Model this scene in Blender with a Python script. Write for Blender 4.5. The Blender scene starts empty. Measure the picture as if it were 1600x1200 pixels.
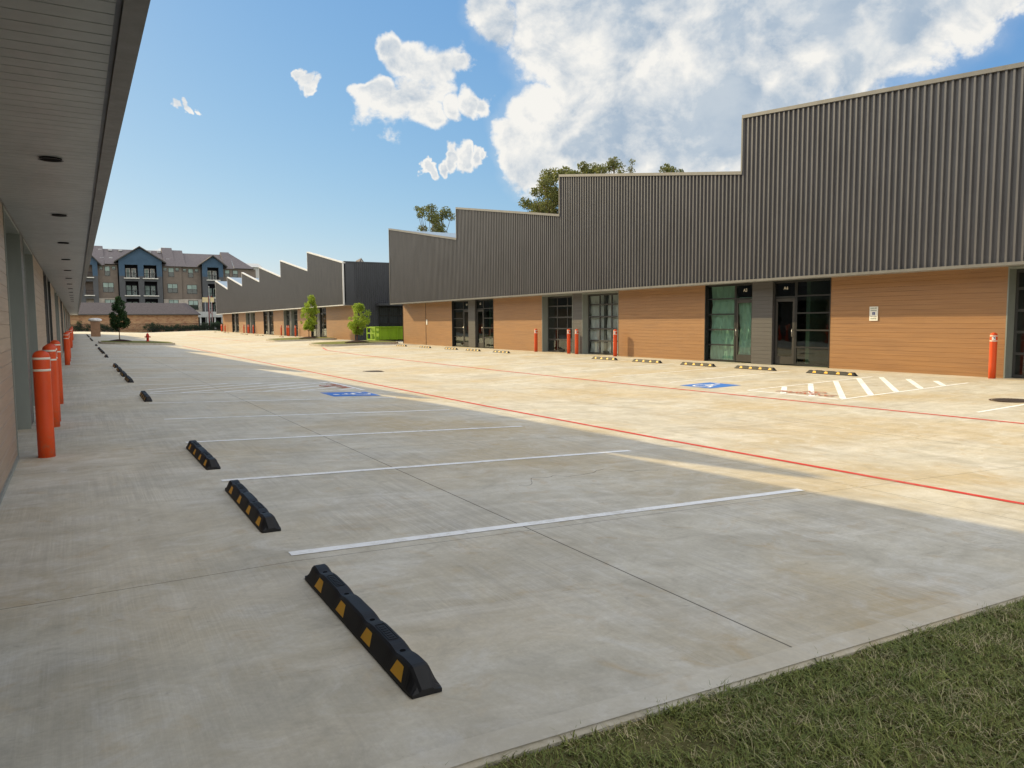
import bpy, bmesh, math, random
import numpy as np
from mathutils import Vector, Matrix
random.seed(7); rng = np.random.default_rng(7)
SC = bpy.context.scene; COL = SC.collection

# ------------------------------------------------------------------ camera
FPX, VPX, VPY, ROLL = 1167.1, 118.48, 507.31, -0.0068865      # in pixels of a 1600x1200 frame
_c, _s = math.cos(ROLL), math.sin(ROLL)
def _un(u, v):
    a, b = u-800, v-600
    return a*_c+b*_s, -a*_s+b*_c
_va, _vb = _un(VPX, VPY)
PITCH = math.atan(-_vb/FPX); YAW = math.atan(-_va/math.hypot(FPX, _vb))
EYE = Vector((0, 0, 1.6))
def ray(u, v):
    a, b = _un(u, v); x = a/FPX; z = -b/FPX
    y2 = math.cos(PITCH)+z*math.sin(PITCH); z2 = -math.sin(PITCH)+z*math.cos(PITCH)
    return Vector((x*math.cos(YAW)+y2*math.sin(YAW), -x*math.sin(YAW)+y2*math.cos(YAW), z2))
def atY(u, v, Y):
    r = ray(u, v); return EYE + r*(Y/r.y)
def atX(u, v, X):
    r = ray(u, v); return EYE + r*(X/r.x)
fw = ray(800, 600).normalized(); rt = (ray(801, 600)-ray(800, 600)).normalized(); up = rt.cross(fw).normalized()
cam = bpy.data.cameras.new("camera"); co = bpy.data.objects.new("camera", cam); COL.objects.link(co)
cam.sensor_fit = 'HORIZONTAL'; cam.sensor_width = 36; cam.lens = 36*FPX/1600; cam.clip_start = 0.05; cam.clip_end = 3000
M = Matrix((rt, up, -fw)).transposed().to_4x4(); M.translation = EYE; co.matrix_world = M
SC.camera = co

# ------------------------------------------------------------------ sun, sky, exposure
SUN_D = Vector((.765, -1.76, -1.0))
ELEV = math.atan2(1.0, math.hypot(.765, 1.76)); AZ = math.atan2(-.765, 1.76)
sl = bpy.data.lights.new("sun", 'SUN'); so = bpy.data.objects.new("sun", sl); COL.objects.link(so)
sl.energy = 2.75; sl.angle = math.radians(.53); sl.color = (1, .79, .42)
so.rotation_euler = SUN_D.to_track_quat('-Z', 'Y').to_euler(); so.location = (-20, 40, 30)
SC.view_settings.view_transform = 'Standard'; SC.view_settings.look = 'None'
SC.view_settings.exposure = 1.0; SC.view_settings.gamma = 1; SC.view_settings.use_curve_mapping = False
world = bpy.data.worlds.new("World"); SC.world = world; world.use_nodes = True
def build_world():
    nt = world.node_tree; N = nt.nodes; L = nt.links; N.clear()
    out = N.new('ShaderNodeOutputWorld'); bg = N.new('ShaderNodeBackground'); bg.inputs[1].default_value = 0.10
    L.new(bg.outputs[0], out.inputs[0])
    sky = N.new('ShaderNodeTexSky'); sky.sky_type = 'NISHITA'; sky.sun_disc = False
    sky.sun_elevation = ELEV; sky.sun_rotation = AZ; sky.altitude = 100
    sky.air_density = 1.0; sky.dust_density = .35; sky.ozone_density = 2.2
    tc = N.new('ShaderNodeTexCoord')
    def math_(op, a, b=None, c=None, clamp=False):
        n = N.new('ShaderNodeMath'); n.operation = op; n.use_clamp = clamp
        for i, x in enumerate((a, b, c)):
            if x is None: continue
            if isinstance(x, (int, float)): n.inputs[i].default_value = x
            else: L.new(x, n.inputs[i])
        return n.outputs[0]
    nrm = N.new('ShaderNodeVectorMath'); nrm.operation = 'NORMALIZE'; L.new(tc.outputs['Generated'], nrm.inputs[0])
    def field(blobs):
        cur = None
        for (u, v, r) in blobs:
            d = ray(u, v).normalized(); rr = ray(u+r, v).normalized(); ang = max(d.angle(rr), .004)
            n = N.new('ShaderNodeVectorMath'); n.operation = 'DOT_PRODUCT'; L.new(warp.outputs[0], n.inputs[0]); n.inputs[1].default_value = d
            k = 1.0/(1-math.cos(ang))
            val = math_('MULTIPLY_ADD', n.outputs['Value'], k, 1-k)      # 1 at the centre, 0 at radius
            cur = val if cur is None else math_('MAXIMUM', cur, val)
        return cur
    # domain warp so that the cloud edges billow
    wn = N.new('ShaderNodeTexNoise'); wn.inputs['Scale'].default_value = 9; wn.inputs['Detail'].default_value = 6; wn.inputs['Roughness'].default_value = .55; L.new(nrm.outputs[0], wn.inputs['Vector'])
    w1 = N.new('ShaderNodeVectorMath'); w1.operation = 'SUBTRACT'; L.new(wn.outputs['Color'], w1.inputs[0]); w1.inputs[1].default_value = (.5, .5, .5)
    w2 = N.new('ShaderNodeVectorMath'); w2.operation = 'MULTIPLY_ADD'; L.new(w1.outputs[0], w2.inputs[0]); w2.inputs[1].default_value = (.11, .11, .11); L.new(nrm.outputs[0], w2.inputs[2])
    warp = N.new('ShaderNodeVectorMath'); warp.operation = 'NORMALIZE'; L.new(w2.outputs[0], warp.inputs[0])
    small = [(640,100,46),(612,72,30),(690,96,36),(715,105,22),(590,165,34),(572,160,22),(620,185,36),(655,192,34),(700,172,26),(735,162,26),(760,158,20),(670,140,40), (668,112,46), (650,150,40),
             (470,133,13),(484,142,15),(498,150,12),(462,130,9), (712,247,17),(690,252,15),(735,246,12),(676,262,10),(655,268,9),(748,241,8), (270,163,9),(285,160,8),(300,159,7), (240,385,12),(225,383,9)]
    big = [(770,20,48),(850,60,75),(905,110,60),(850,160,55),(815,220,50),(830,270,52),(885,225,75),(920,160,80),(960,60,110),(1010,180,125),(1080,80,150),
           (1130,200,120),(1230,70,150),(1330,60,120),(1420,40,100),(1500,20,80),(1560,-10,70),(1200,-60,220),(900,-60,130),(1450,-80,200),(1010,262,80),(940,262,60),(1240,190,70),(800,250,30)]
    A = field(small); B = field(big); G = field([(1000,0,90),(1120,-10,120),(1270,-20,130),(1420,-10,90),(900,-5,50),(960,215,70),(1060,205,90),(1150,175,90),(1240,190,80),(1300,120,50),(905,250,40)])
    def noise(scale, det, rough, dist, zs=1.0):
        mp = N.new('ShaderNodeMapping'); mp.inputs['Scale'].default_value = (1, 1, zs); L.new(nrm.outputs[0], mp.inputs[0])
        n = N.new('ShaderNodeTexNoise'); n.inputs['Scale'].default_value = scale; n.inputs['Detail'].default_value = det
        n.inputs['Roughness'].default_value = rough; n.inputs['Distortion'].default_value = dist
        L.new(mp.outputs[0], n.inputs['Vector']); return n.outputs[0]
    def noise_at(off, scale, det, rough, dist):
        mp = N.new('ShaderNodeMapping'); mp.inputs['Location'].default_value = tuple(-scale*0+o for o in off); mp.inputs['Scale'].default_value = (1, 1, 1.25); L.new(nrm.outputs[0], mp.inputs[0])
        n = N.new('ShaderNodeTexNoise'); n.inputs['Scale'].default_value = scale; n.inputs['Detail'].default_value = det; n.inputs['Roughness'].default_value = rough; n.inputs['Distortion'].default_value = dist
        L.new(mp.outputs[0], n.inputs['Vector']); return n.outputs[0]
    SV = -SUN_D.normalized()
    z3 = (0, 0, 0); o1 = tuple(SV*.022); o2 = tuple(SV*.05)
    n1 = noise_at(z3, 11, 12, .60, .25); n1s = noise_at(o1, 11, 12, .60, .25); n2 = noise_at(z3, 4.5, 8, .52, .3); n2s = noise_at(o2, 4.5, 8, .52, .3)
    n3 = noise_at(z3, 34, 9, .64, .3); n4 = noise(2.6, 9, .55, .4, 1.6)
    nn = math_('ADD', math_('MULTIPLY', math_('SUBTRACT', n1, .5), 2.1), math_('MULTIPLY', math_('SUBTRACT', n3, .5), 1.0))
    nb = math_('ADD', nn, math_('MULTIPLY', math_('SUBTRACT', n2, .5), 1.1))
    dA = math_('SUBTRACT', math_('ADD', math_('MINIMUM', A, .8), nn), .10)
    dB = math_('SUBTRACT', math_('ADD', math_('MINIMUM', B, .8), math_('MULTIPLY', nb, .80)), .16)
    def ramp(x, lo, hi, typ='SMOOTHSTEP'):
        n = N.new('ShaderNodeMapRange'); n.interpolation_type = typ; L.new(x, n.inputs[0]); n.inputs[1].default_value = lo; n.inputs[2].default_value = hi
        return n.outputs[0]
    aA = math_('MULTIPLY', ramp(dA, -.16, .50), .97); aB = math_('MULTIPLY', ramp(dB, -.18, .36), .98)
    aB = math_('MAXIMUM', aB, math_('MULTIPLY', ramp(math_('ADD', B, math_('MULTIPLY', math_('SUBTRACT', n2, .5), 1.6)), -.7, 1.0), .30))
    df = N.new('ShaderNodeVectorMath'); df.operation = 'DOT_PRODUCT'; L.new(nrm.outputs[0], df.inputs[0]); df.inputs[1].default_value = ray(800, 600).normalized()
    # unseen bright cloud added behind and above the camera to raise the fill light
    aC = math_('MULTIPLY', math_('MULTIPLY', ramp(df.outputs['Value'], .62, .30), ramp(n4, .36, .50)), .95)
    alpha = math_('MAXIMUM', aA, aB)
    # relief lighting: density falling off towards the sun is bright, rising is grey
    rel = math_('ADD', math_('MULTIPLY', math_('SUBTRACT', n1, n1s), 3.6), math_('MULTIPLY', math_('SUBTRACT', n2, n2s), 2.2))
    gg = ramp(math_('ADD', math_('MINIMUM', G, .7), math_('MULTIPLY', math_('SUBTRACT', n1, .5), 1.2)), -.15, .75)
    thick = math_('MAXIMUM', math_('MULTIPLY', ramp(dA, .45, 1.10), .80), math_('MULTIPLY', ramp(dB, .30, .95), .40))
    core = math_('SUBTRACT', math_('ADD', thick, math_('MULTIPLY', gg, .66)), rel, clamp=True)
    mixc = N.new('ShaderNodeMix'); mixc.data_type = 'RGBA'; L.new(core, mixc.inputs[0])
    mixc.inputs[6].default_value = (4.7, 4.6, 4.35, 1); gm = N.new('ShaderNodeMix'); gm.data_type = 'RGBA'; L.new(ramp(math_('ADD', math_('MULTIPLY', n1, .6), math_('MULTIPLY', n2, .4)), .38, .62), gm.inputs[0]); gm.inputs[6].default_value = (1.85, 2.35, 2.95, 1); gm.inputs[7].default_value = (2.75, 3.1, 3.45, 1); L.new(gm.outputs[2], mixc.inputs[7])
    # clear sky: the physical sky with its range compressed the way the phone's tone curve does
    sp = N.new('ShaderNodeSeparateColor'); L.new(sky.outputs[0], sp.inputs[0]); cb = N.new('ShaderNodeCombineColor')
    def chan(i, a, p, mx_): L.new(math_('MINIMUM', math_('MULTIPLY', math_('POWER', sp.outputs[i], p), a), mx_), cb.inputs[i])
    chan(0, .53, .90, 3.9); chan(1, 5*.465/3.8**.65, .63, 4.4); chan(2, 5*.72/5.5**.30, .30, 4.5)
    mx = N.new('ShaderNodeMix'); mx.data_type = 'RGBA'; L.new(alpha, mx.inputs[0]); L.new(cb.outputs[0], mx.inputs[6]); L.new(mixc.outputs[2], mx.inputs[7])
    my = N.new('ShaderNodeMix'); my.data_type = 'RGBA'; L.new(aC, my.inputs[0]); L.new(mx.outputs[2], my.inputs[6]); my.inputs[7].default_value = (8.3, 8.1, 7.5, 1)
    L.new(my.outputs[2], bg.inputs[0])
build_world()

# ------------------------------------------------------------------ materials
def srgb(r, g, b):
    f = lambda c: (c/12.92 if c <= .04045 else ((c+.055)/1.055)**2.4)
    return (f(r/255), f(g/255), f(b/255), 1)
class Mat:
    def __init__(s, name, rough=.7, spec=.3, metal=0):
        s.m = bpy.data.materials.new(name); s.m.use_nodes = True; s.N = s.m.node_tree.nodes; s.L = s.m.node_tree.links
        s.b = s.N['Principled BSDF']; s.b.inputs['Roughness'].default_value = rough; s.b.inputs['Specular IOR Level'].default_value = spec; s.b.inputs['Metallic'].default_value = metal
        tc = s.N.new('ShaderNodeTexCoord'); s.co = tc.outputs['Object']
    def map(s, scale):
        n = s.N.new('ShaderNodeMapping'); n.inputs['Scale'].default_value = scale; s.L.new(s.co, n.inputs[0]); return n.outputs[0]
    def noise(s, scale, det=6, rough=.6, dist=0, vec=None, aniso=None):
        n = s.N.new('ShaderNodeTexNoise'); n.inputs['Scale'].default_value = scale; n.inputs['Detail'].default_value = det; n.inputs['Roughness'].default_value = rough; n.inputs['Distortion'].default_value = dist
        s.L.new(vec or (s.map(aniso) if aniso else s.co), n.inputs['Vector']); return n.outputs[0]
    def mth(s, op, a, b=None, c=None, clamp=False):
        n = s.N.new('ShaderNodeMath'); n.operation = op; n.use_clamp = clamp
        for i, x in enumerate((a, b, c)):
            if x is None: continue
            if isinstance(x, (int, float)): n.inputs[i].default_value = x
            else: s.L.new(x, n.inputs[i])
        return n.outputs[0]
    def rng(s, x, lo, hi, a=0., b=1.):
        n = s.N.new('ShaderNodeMapRange'); s.L.new(x, n.inputs[0]); n.inputs[1].default_value = lo; n.inputs[2].default_value = hi; n.inputs[3].default_value = a; n.inputs[4].default_value = b
        return n.outputs[0]
    def mix(s, f, a, b, mode='MIX'):
        n = s.N.new('ShaderNodeMix'); n.data_type = 'RGBA'; n.blend_type = mode
        for i, x in ((0, f), (6, a), (7, b)):
            if isinstance(x, (int, float)): n.inputs[i].default_value = x
            elif isinstance(x, tuple): n.inputs[i].default_value = x
            else: s.L.new(x, n.inputs[i])
        return n.outputs[2]
    def col(s, c):
        if isinstance(c, tuple): s.b.inputs['Base Color'].default_value = c
        else: s.L.new(c, s.b.inputs['Base Color'])
        return s
    def bump(s, h, st=.3, d=.01):
        n = s.N.new('ShaderNodeBump'); n.inputs['Strength'].default_value = st; n.inputs['Distance'].default_value = d; s.L.new(h, n.inputs['Height']); s.L.new(n.outputs[0], s.b.inputs['Normal']); return s
    def xyz(s):
        n = s.N.new('ShaderNodeSeparateXYZ'); s.L.new(s.co, n.inputs[0]); return n.outputs
def plain(name, c, rough=.6, spec=.3, metal=0, var=.15, scale=3.0):
    m = Mat(name, rough, spec, metal); n = m.noise(scale, 5, .6)
    lo = tuple(x*(1-var) for x in c[:3])+(1,); hi = tuple(min(1, x*(1+var)) for x in c[:3])+(1,)
    m.col(m.mix(m.rng(n, .3, .7), lo, hi)); return m.m

def mat_concrete(border=False):
    m = Mat('concrete', .75, .25)
    big = m.noise(.28, 6, .6, .4); med = m.noise(1.5, 8, .65, .8); mx = m.noise(1.1, 8, .7, .5, aniso=(.35, 1.6, 1)); fine = m.noise(35, 4, .7)
    st = m.noise(1, 5, .75, .15, aniso=(16, .38, 1)); st2 = m.noise(1, 6, .7, .9, aniso=(.5, 3.2, 1))
    base = m.mix(m.rng(med, .3, .72), srgb(175, 169, 154), srgb(209, 204, 190))
    base = m.mix(m.mth('MULTIPLY', m.rng(mx, .50, .72), .6), base, srgb(224, 221, 214))
    base = m.mix(m.mth('MULTIPLY', m.mth('MULTIPLY', m.rng(big, .44, .64), .72), m.rng(m.xyz()[0], 1.0, 5.0, .6, 1)), base, srgb(190, 168, 124))
    blot = m.noise(2.6, 6, .6, 1.2)
    base = m.mix(m.mth('MULTIPLY', m.mth('MULTIPLY', m.rng(blot, .56, .72), .52), m.rng(m.xyz()[0], 1.0, 4, .75, 1)), base, srgb(180, 152, 104))
    mot = m.noise(2.4, 9, .72, 1.4); base = m.mix(m.rng(mot, .50, .70, 0, .45), base, srgb(222, 221, 218)); base = m.mix(m.rng(mot, .46, .30, 0, .40), base, srgb(150, 144, 132)); dk = m.noise(4.2, 7, .7, 1.8, aniso=(.6, 1.5, 1))
    base = m.mix(m.mth('MULTIPLY', m.rng(dk, .60, .72), .42), base, srgb(120, 114, 104))
    st3 = m.noise(1, 4, .8, .05, aniso=(75, .7, 1)); pc = m.rng(m.noise(.55, 5, .6, 1.2), .46, .66)
    base = m.mix(m.mth('MULTIPLY', m.rng(st3, .42, .64, 0, .24), pc), base, srgb(232, 229, 220))
    base = m.mix(m.mth('MULTIPLY', m.rng(st3, .56, .40, 0, .16), pc), base, srgb(128, 122, 112))
    pa = m.rng(m.noise(.55, 4, .6, .6), .42, .62); pb = m.rng(m.noise(.8, 5, .6, .9), .46, .64)
    base = m.mix(m.mth('MULTIPLY', m.rng(st, .40, .62, 0, .36), m.mth('MULTIPLY_ADD', pa, .85, .15)), base, srgb(146, 140, 130))
    base = m.mix(m.mth('MULTIPLY', m.rng(st2, .45, .68, 0, .40), m.mth('MULTIPLY_ADD', pb, .9, .06)), base, srgb(228, 224, 216))
    base = m.mix(m.rng(fine, .35, .75, 0, .24), base, srgb(140, 132, 120))
    if border: base = m.mix(.25, base, srgb(214, 208, 196)); m.col(base); m.bump(fine, .2, .004); return m.m
    X, Y, Z = m.xyz()
    def line(v, pos, w):
        d = m.mth('ABSOLUTE', m.mth('SUBTRACT', v, pos)); return m.mth('LESS_THAN', d, w)
    j = None
    for p in (3.08, 7.25, 11.6, 16.2, 20.7):
        a = line(X, p, .0045 if p != 3.08 else .006); j = a if j is None else m.mth('MAXIMUM', j, a)
    # transverse saw cuts
    for p in (5.0, 9.5, 14.1, 18.7, 23.3, 27.9, 32.5, 37.1, 41.7, 46.3, 50.9, 60, 69, 78, 87, 96, 110): j = m.mth('MAXIMUM', j, line(Y, p, .0035))
    base = m.mix(m.mth('MULTIPLY', j, .8), base, srgb(62, 58, 52))
    # meandering hairline cracks
    # specks of dirt and blown leaf scraps
    vo = m.N.new('ShaderNodeTexVoronoi'); vo.inputs['Scale'].default_value = 2.3; m.L.new(m.co, vo.inputs['Vector']); sep = m.N.new('ShaderNodeSeparateColor'); m.L.new(vo.outputs['Color'], sep.inputs[0])
    sk = m.mth('MULTIPLY', m.mth('LESS_THAN', vo.outputs['Distance'], m.mth('MULTIPLY', sep.outputs[0], .028)), m.mth('GREATER_THAN', sep.outputs[1], .45)); base = m.mix(m.mth('MULTIPLY', sk, .75), base, srgb(84, 70, 54))
    w = m.noise(.9, 3, .6, 0, aniso=(1, .2, 1)); yy = m.mth('ADD', Y, m.mth('MULTIPLY', w, 1.6))
    cr = m.mth('MULTIPLY', m.mth('LESS_THAN', m.mth('ABSOLUTE', m.mth('SUBTRACT', yy, 7.55)), .007), m.mth('MULTIPLY', m.mth('GREATER_THAN', X, 3.9), m.mth('LESS_THAN', X, 5.9)))
    base = m.mix(m.mth('MULTIPLY', cr, .7), base, srgb(80, 74, 66))
    tw = m.noise(.35, 3, .5); tm = None
    for px_, w_ in ((9.1, .10), (10.75, .10), (12.4, .12)):
        q = m.mth('LESS_THAN', m.mth('ABSOLUTE', m.mth('SUBTRACT', m.mth('ADD', X, m.mth('MULTIPLY', tw, .9)), px_)), w_); tm = q if tm is None else m.mth('MAXIMUM', tm, q)
    base = m.mix(m.mth('MULTIPLY', m.mth('MULTIPLY', tm, m.rng(m.noise(1.4, 6, .7), .42, .66)), .20), base, srgb(120, 112, 100))
    m.col(base)
    m.L.new(m.rng(med, .3, .7, .62, .85), m.b.inputs['Roughness'])
    m.bump(m.mth('ADD', m.mth('MULTIPLY', st, .8), m.mth('MULTIPLY', fine, .5)), .35, .004); return m.m
def mat_siding(name, c1, c2, c3, rough=.46, spec=1.0):
    m = Mat(name, rough, spec)
    g = m.noise(1, 6, .6, .25, aniso=(1, .7, 24)); g2 = m.noise(1, 4, .5, 0, aniso=(1, .35, 5)); b = m.noise(.8, 4, .6)
    X, Y, Z = m.xyz()
    board = m.mth('FLOOR', m.mth('DIVIDE', Z, .146)); wn = m.N.new('ShaderNodeTexWhiteNoise'); wn.noise_dimensions = '2D'
    seg = m.mth('FLOOR', m.mth('ADD', m.mth('DIVIDE', Y, 3.64), m.mth('MULTIPLY', board, .37)))
    cx = m.N.new('ShaderNodeCombineXYZ'); m.L.new(board, cx.inputs[0]); m.L.new(seg, cx.inputs[1]); m.L.new(cx.outputs[0], wn.inputs['Vector'])
    c = m.mix(m.rng(g, .3, .7), c1, c2); c = m.mix(m.rng(g2, .4, .75, 0, .5), c, c3); c = m.mix(m.rng(wn.outputs[0], 0, 1, 0, .3), c, c1); c = m.mix(m.rng(b, .4, .7, 0, .3), c, c3)
    m.col(c); m.bump(g, .15, .004); return m.m
def mat_glass(name, tint, rough=.02):
    m = Mat(name); N, L = m.N, m.L
    tr = N.new('ShaderNodeBsdfTransparent'); tr.inputs[0].default_value = tint
    gl = N.new('ShaderNodeBsdfGlossy'); gl.inputs['Roughness'].default_value = rough; gl.inputs[0].default_value = (.9, .96, .95, 1)
    lw = N.new('ShaderNodeLayerWeight'); lw.inputs[0].default_value = .5; fo = m.mth('MULTIPLY_ADD', m.mth('POWER', lw.outputs['Facing'], 4.0), .80, .075)
    nz = m.noise(1.3, 2, .5); bp = N.new('ShaderNodeBump'); bp.inputs['Strength'].default_value = .12; bp.inputs['Distance'].default_value = .02; L.new(nz, bp.inputs['Height']); L.new(bp.outputs[0], gl.inputs['Normal'])
    mx = N.new('ShaderNodeMixShader'); L.new(fo, mx.inputs[0]); L.new(tr.outputs[0], mx.inputs[1]); L.new(gl.outputs[0], mx.inputs[2])
    L.new(mx.outputs[0], N['Material Output'].inputs[0]); return m.m
def mat_brick():
    m = Mat('brick', .85, .2); n = m.N.new('ShaderNodeTexBrick'); sx = m.xyz()
    cx = m.N.new('ShaderNodeCombineXYZ'); m.L.new(sx[0], cx.inputs[0]); m.L.new(sx[2], cx.inputs[1]); m.L.new(cx.outputs[0], n.inputs['Vector'])
    n.inputs['Color1'].default_value = srgb(150, 96, 66); n.inputs['Color2'].default_value = srgb(186, 148, 112); n.inputs['Mortar'].default_value = srgb(170, 155, 138)
    n.inputs['Scale'].default_value = 1; n.inputs['Brick Width'].default_value = .42; n.inputs['Row Height'].default_value = .14; n.inputs['Mortar Size'].default_value = .012
    b = m.noise(.8, 6, .7); m.col(m.mix(m.rng(b, .4, .7, 0, .6), n.outputs[0], srgb(205, 170, 128))); return m.m
def mat_shingle(name, c):
    m = Mat(name, .9, .15); a = m.noise(3, 6, .7, aniso=(1, 1, 3)); b = m.noise(.5, 4)
    X, Y, Z = m.xyz(); r = m.mth('FRACT', m.mth('MULTIPLY', Z, 4))
    cc = m.mix(m.rng(a, .3, .7), tuple(x*.75 for x in c[:3])+(1,), tuple(x*1.25 for x in c[:3])+(1,))
    m.col(m.mix(m.rng(r, .8, 1, 0, .4), cc, tuple(x*.5 for x in c[:3])+(1,))); return m.m
def mat_lap(name, c, rough=.8):
    m = Mat(name, rough, .2); X, Y, Z = m.xyz(); r = m.mth('FRACT', m.mth('MULTIPLY', Z, 5)); a = m.noise(1.2, 5)
    cc = m.mix(m.rng(a, .3, .7), tuple(x*.88 for x in c[:3])+(1,), tuple(x*1.1 for x in c[:3])+(1,))
    m.col(m.mix(m.rng(r, .82, 1, 0, .5), cc, tuple(x*.45 for x in c[:3])+(1,))); return m.m
def mat_leaf(name, c1, c2):
    m = Mat(name, .55, .25); n = m.noise(1.5, 3); g = m.N.new('ShaderNodeNewGeometry')
    wn = m.N.new('ShaderNodeTexWhiteNoise'); wn.noise_dimensions = '1D'; m.L.new(g.outputs['Random Per Island'], wn.inputs['W'])
    c = m.mix(m.rng(n, .35, .65), c1, c2); c = m.mix(m.mth('MULTIPLY', wn.outputs[0], .5), c, tuple(min(1, x*1.6) for x in c2[:3])+(1,)); m.col(c)
    t = m.N.new('ShaderNodeBsdfTranslucent'); m.L.new(c, t.inputs[0]); mx = m.N.new('ShaderNodeMixShader'); mx.inputs[0].default_value = .4
    m.L.new(m.b.outputs[0], mx.inputs[1]); m.L.new(t.outputs[0], mx.inputs[2]); m.L.new(mx.outputs[0], m.N['Material Output'].inputs[0]); return m.m
def mat_clad(name, c, rough=.42, spec=.5):
    m = Mat(name, rough, spec); a = m.noise(1, 5, .6, aniso=(2, 2, .5)); b = m.noise(9, 4, .7)
    cc = m.mix(m.rng(a, .3, .7), tuple(x*.85 for x in c[:3])+(1,), tuple(x*1.12 for x in c[:3])+(1,))
    m.col(cc); m.L.new(m.rng(b, .3, .7, rough-.07, rough+.08), m.b.inputs['Roughness']); return m.m
def mat_paint(name, c, wear=.5):
    m = Mat(name, .7, .25); n = m.noise(9, 7, .75, .5); n2 = m.noise(1.1, 4)
    k = m.mth('MULTIPLY', m.rng(m.mth('ADD', n, m.mth('MULTIPLY', m.mth('SUBTRACT', n2, .5), .6)), .48, .68), wear)
    m.col(m.mix(k, c, srgb(178, 172, 160))); return m.m

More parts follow.
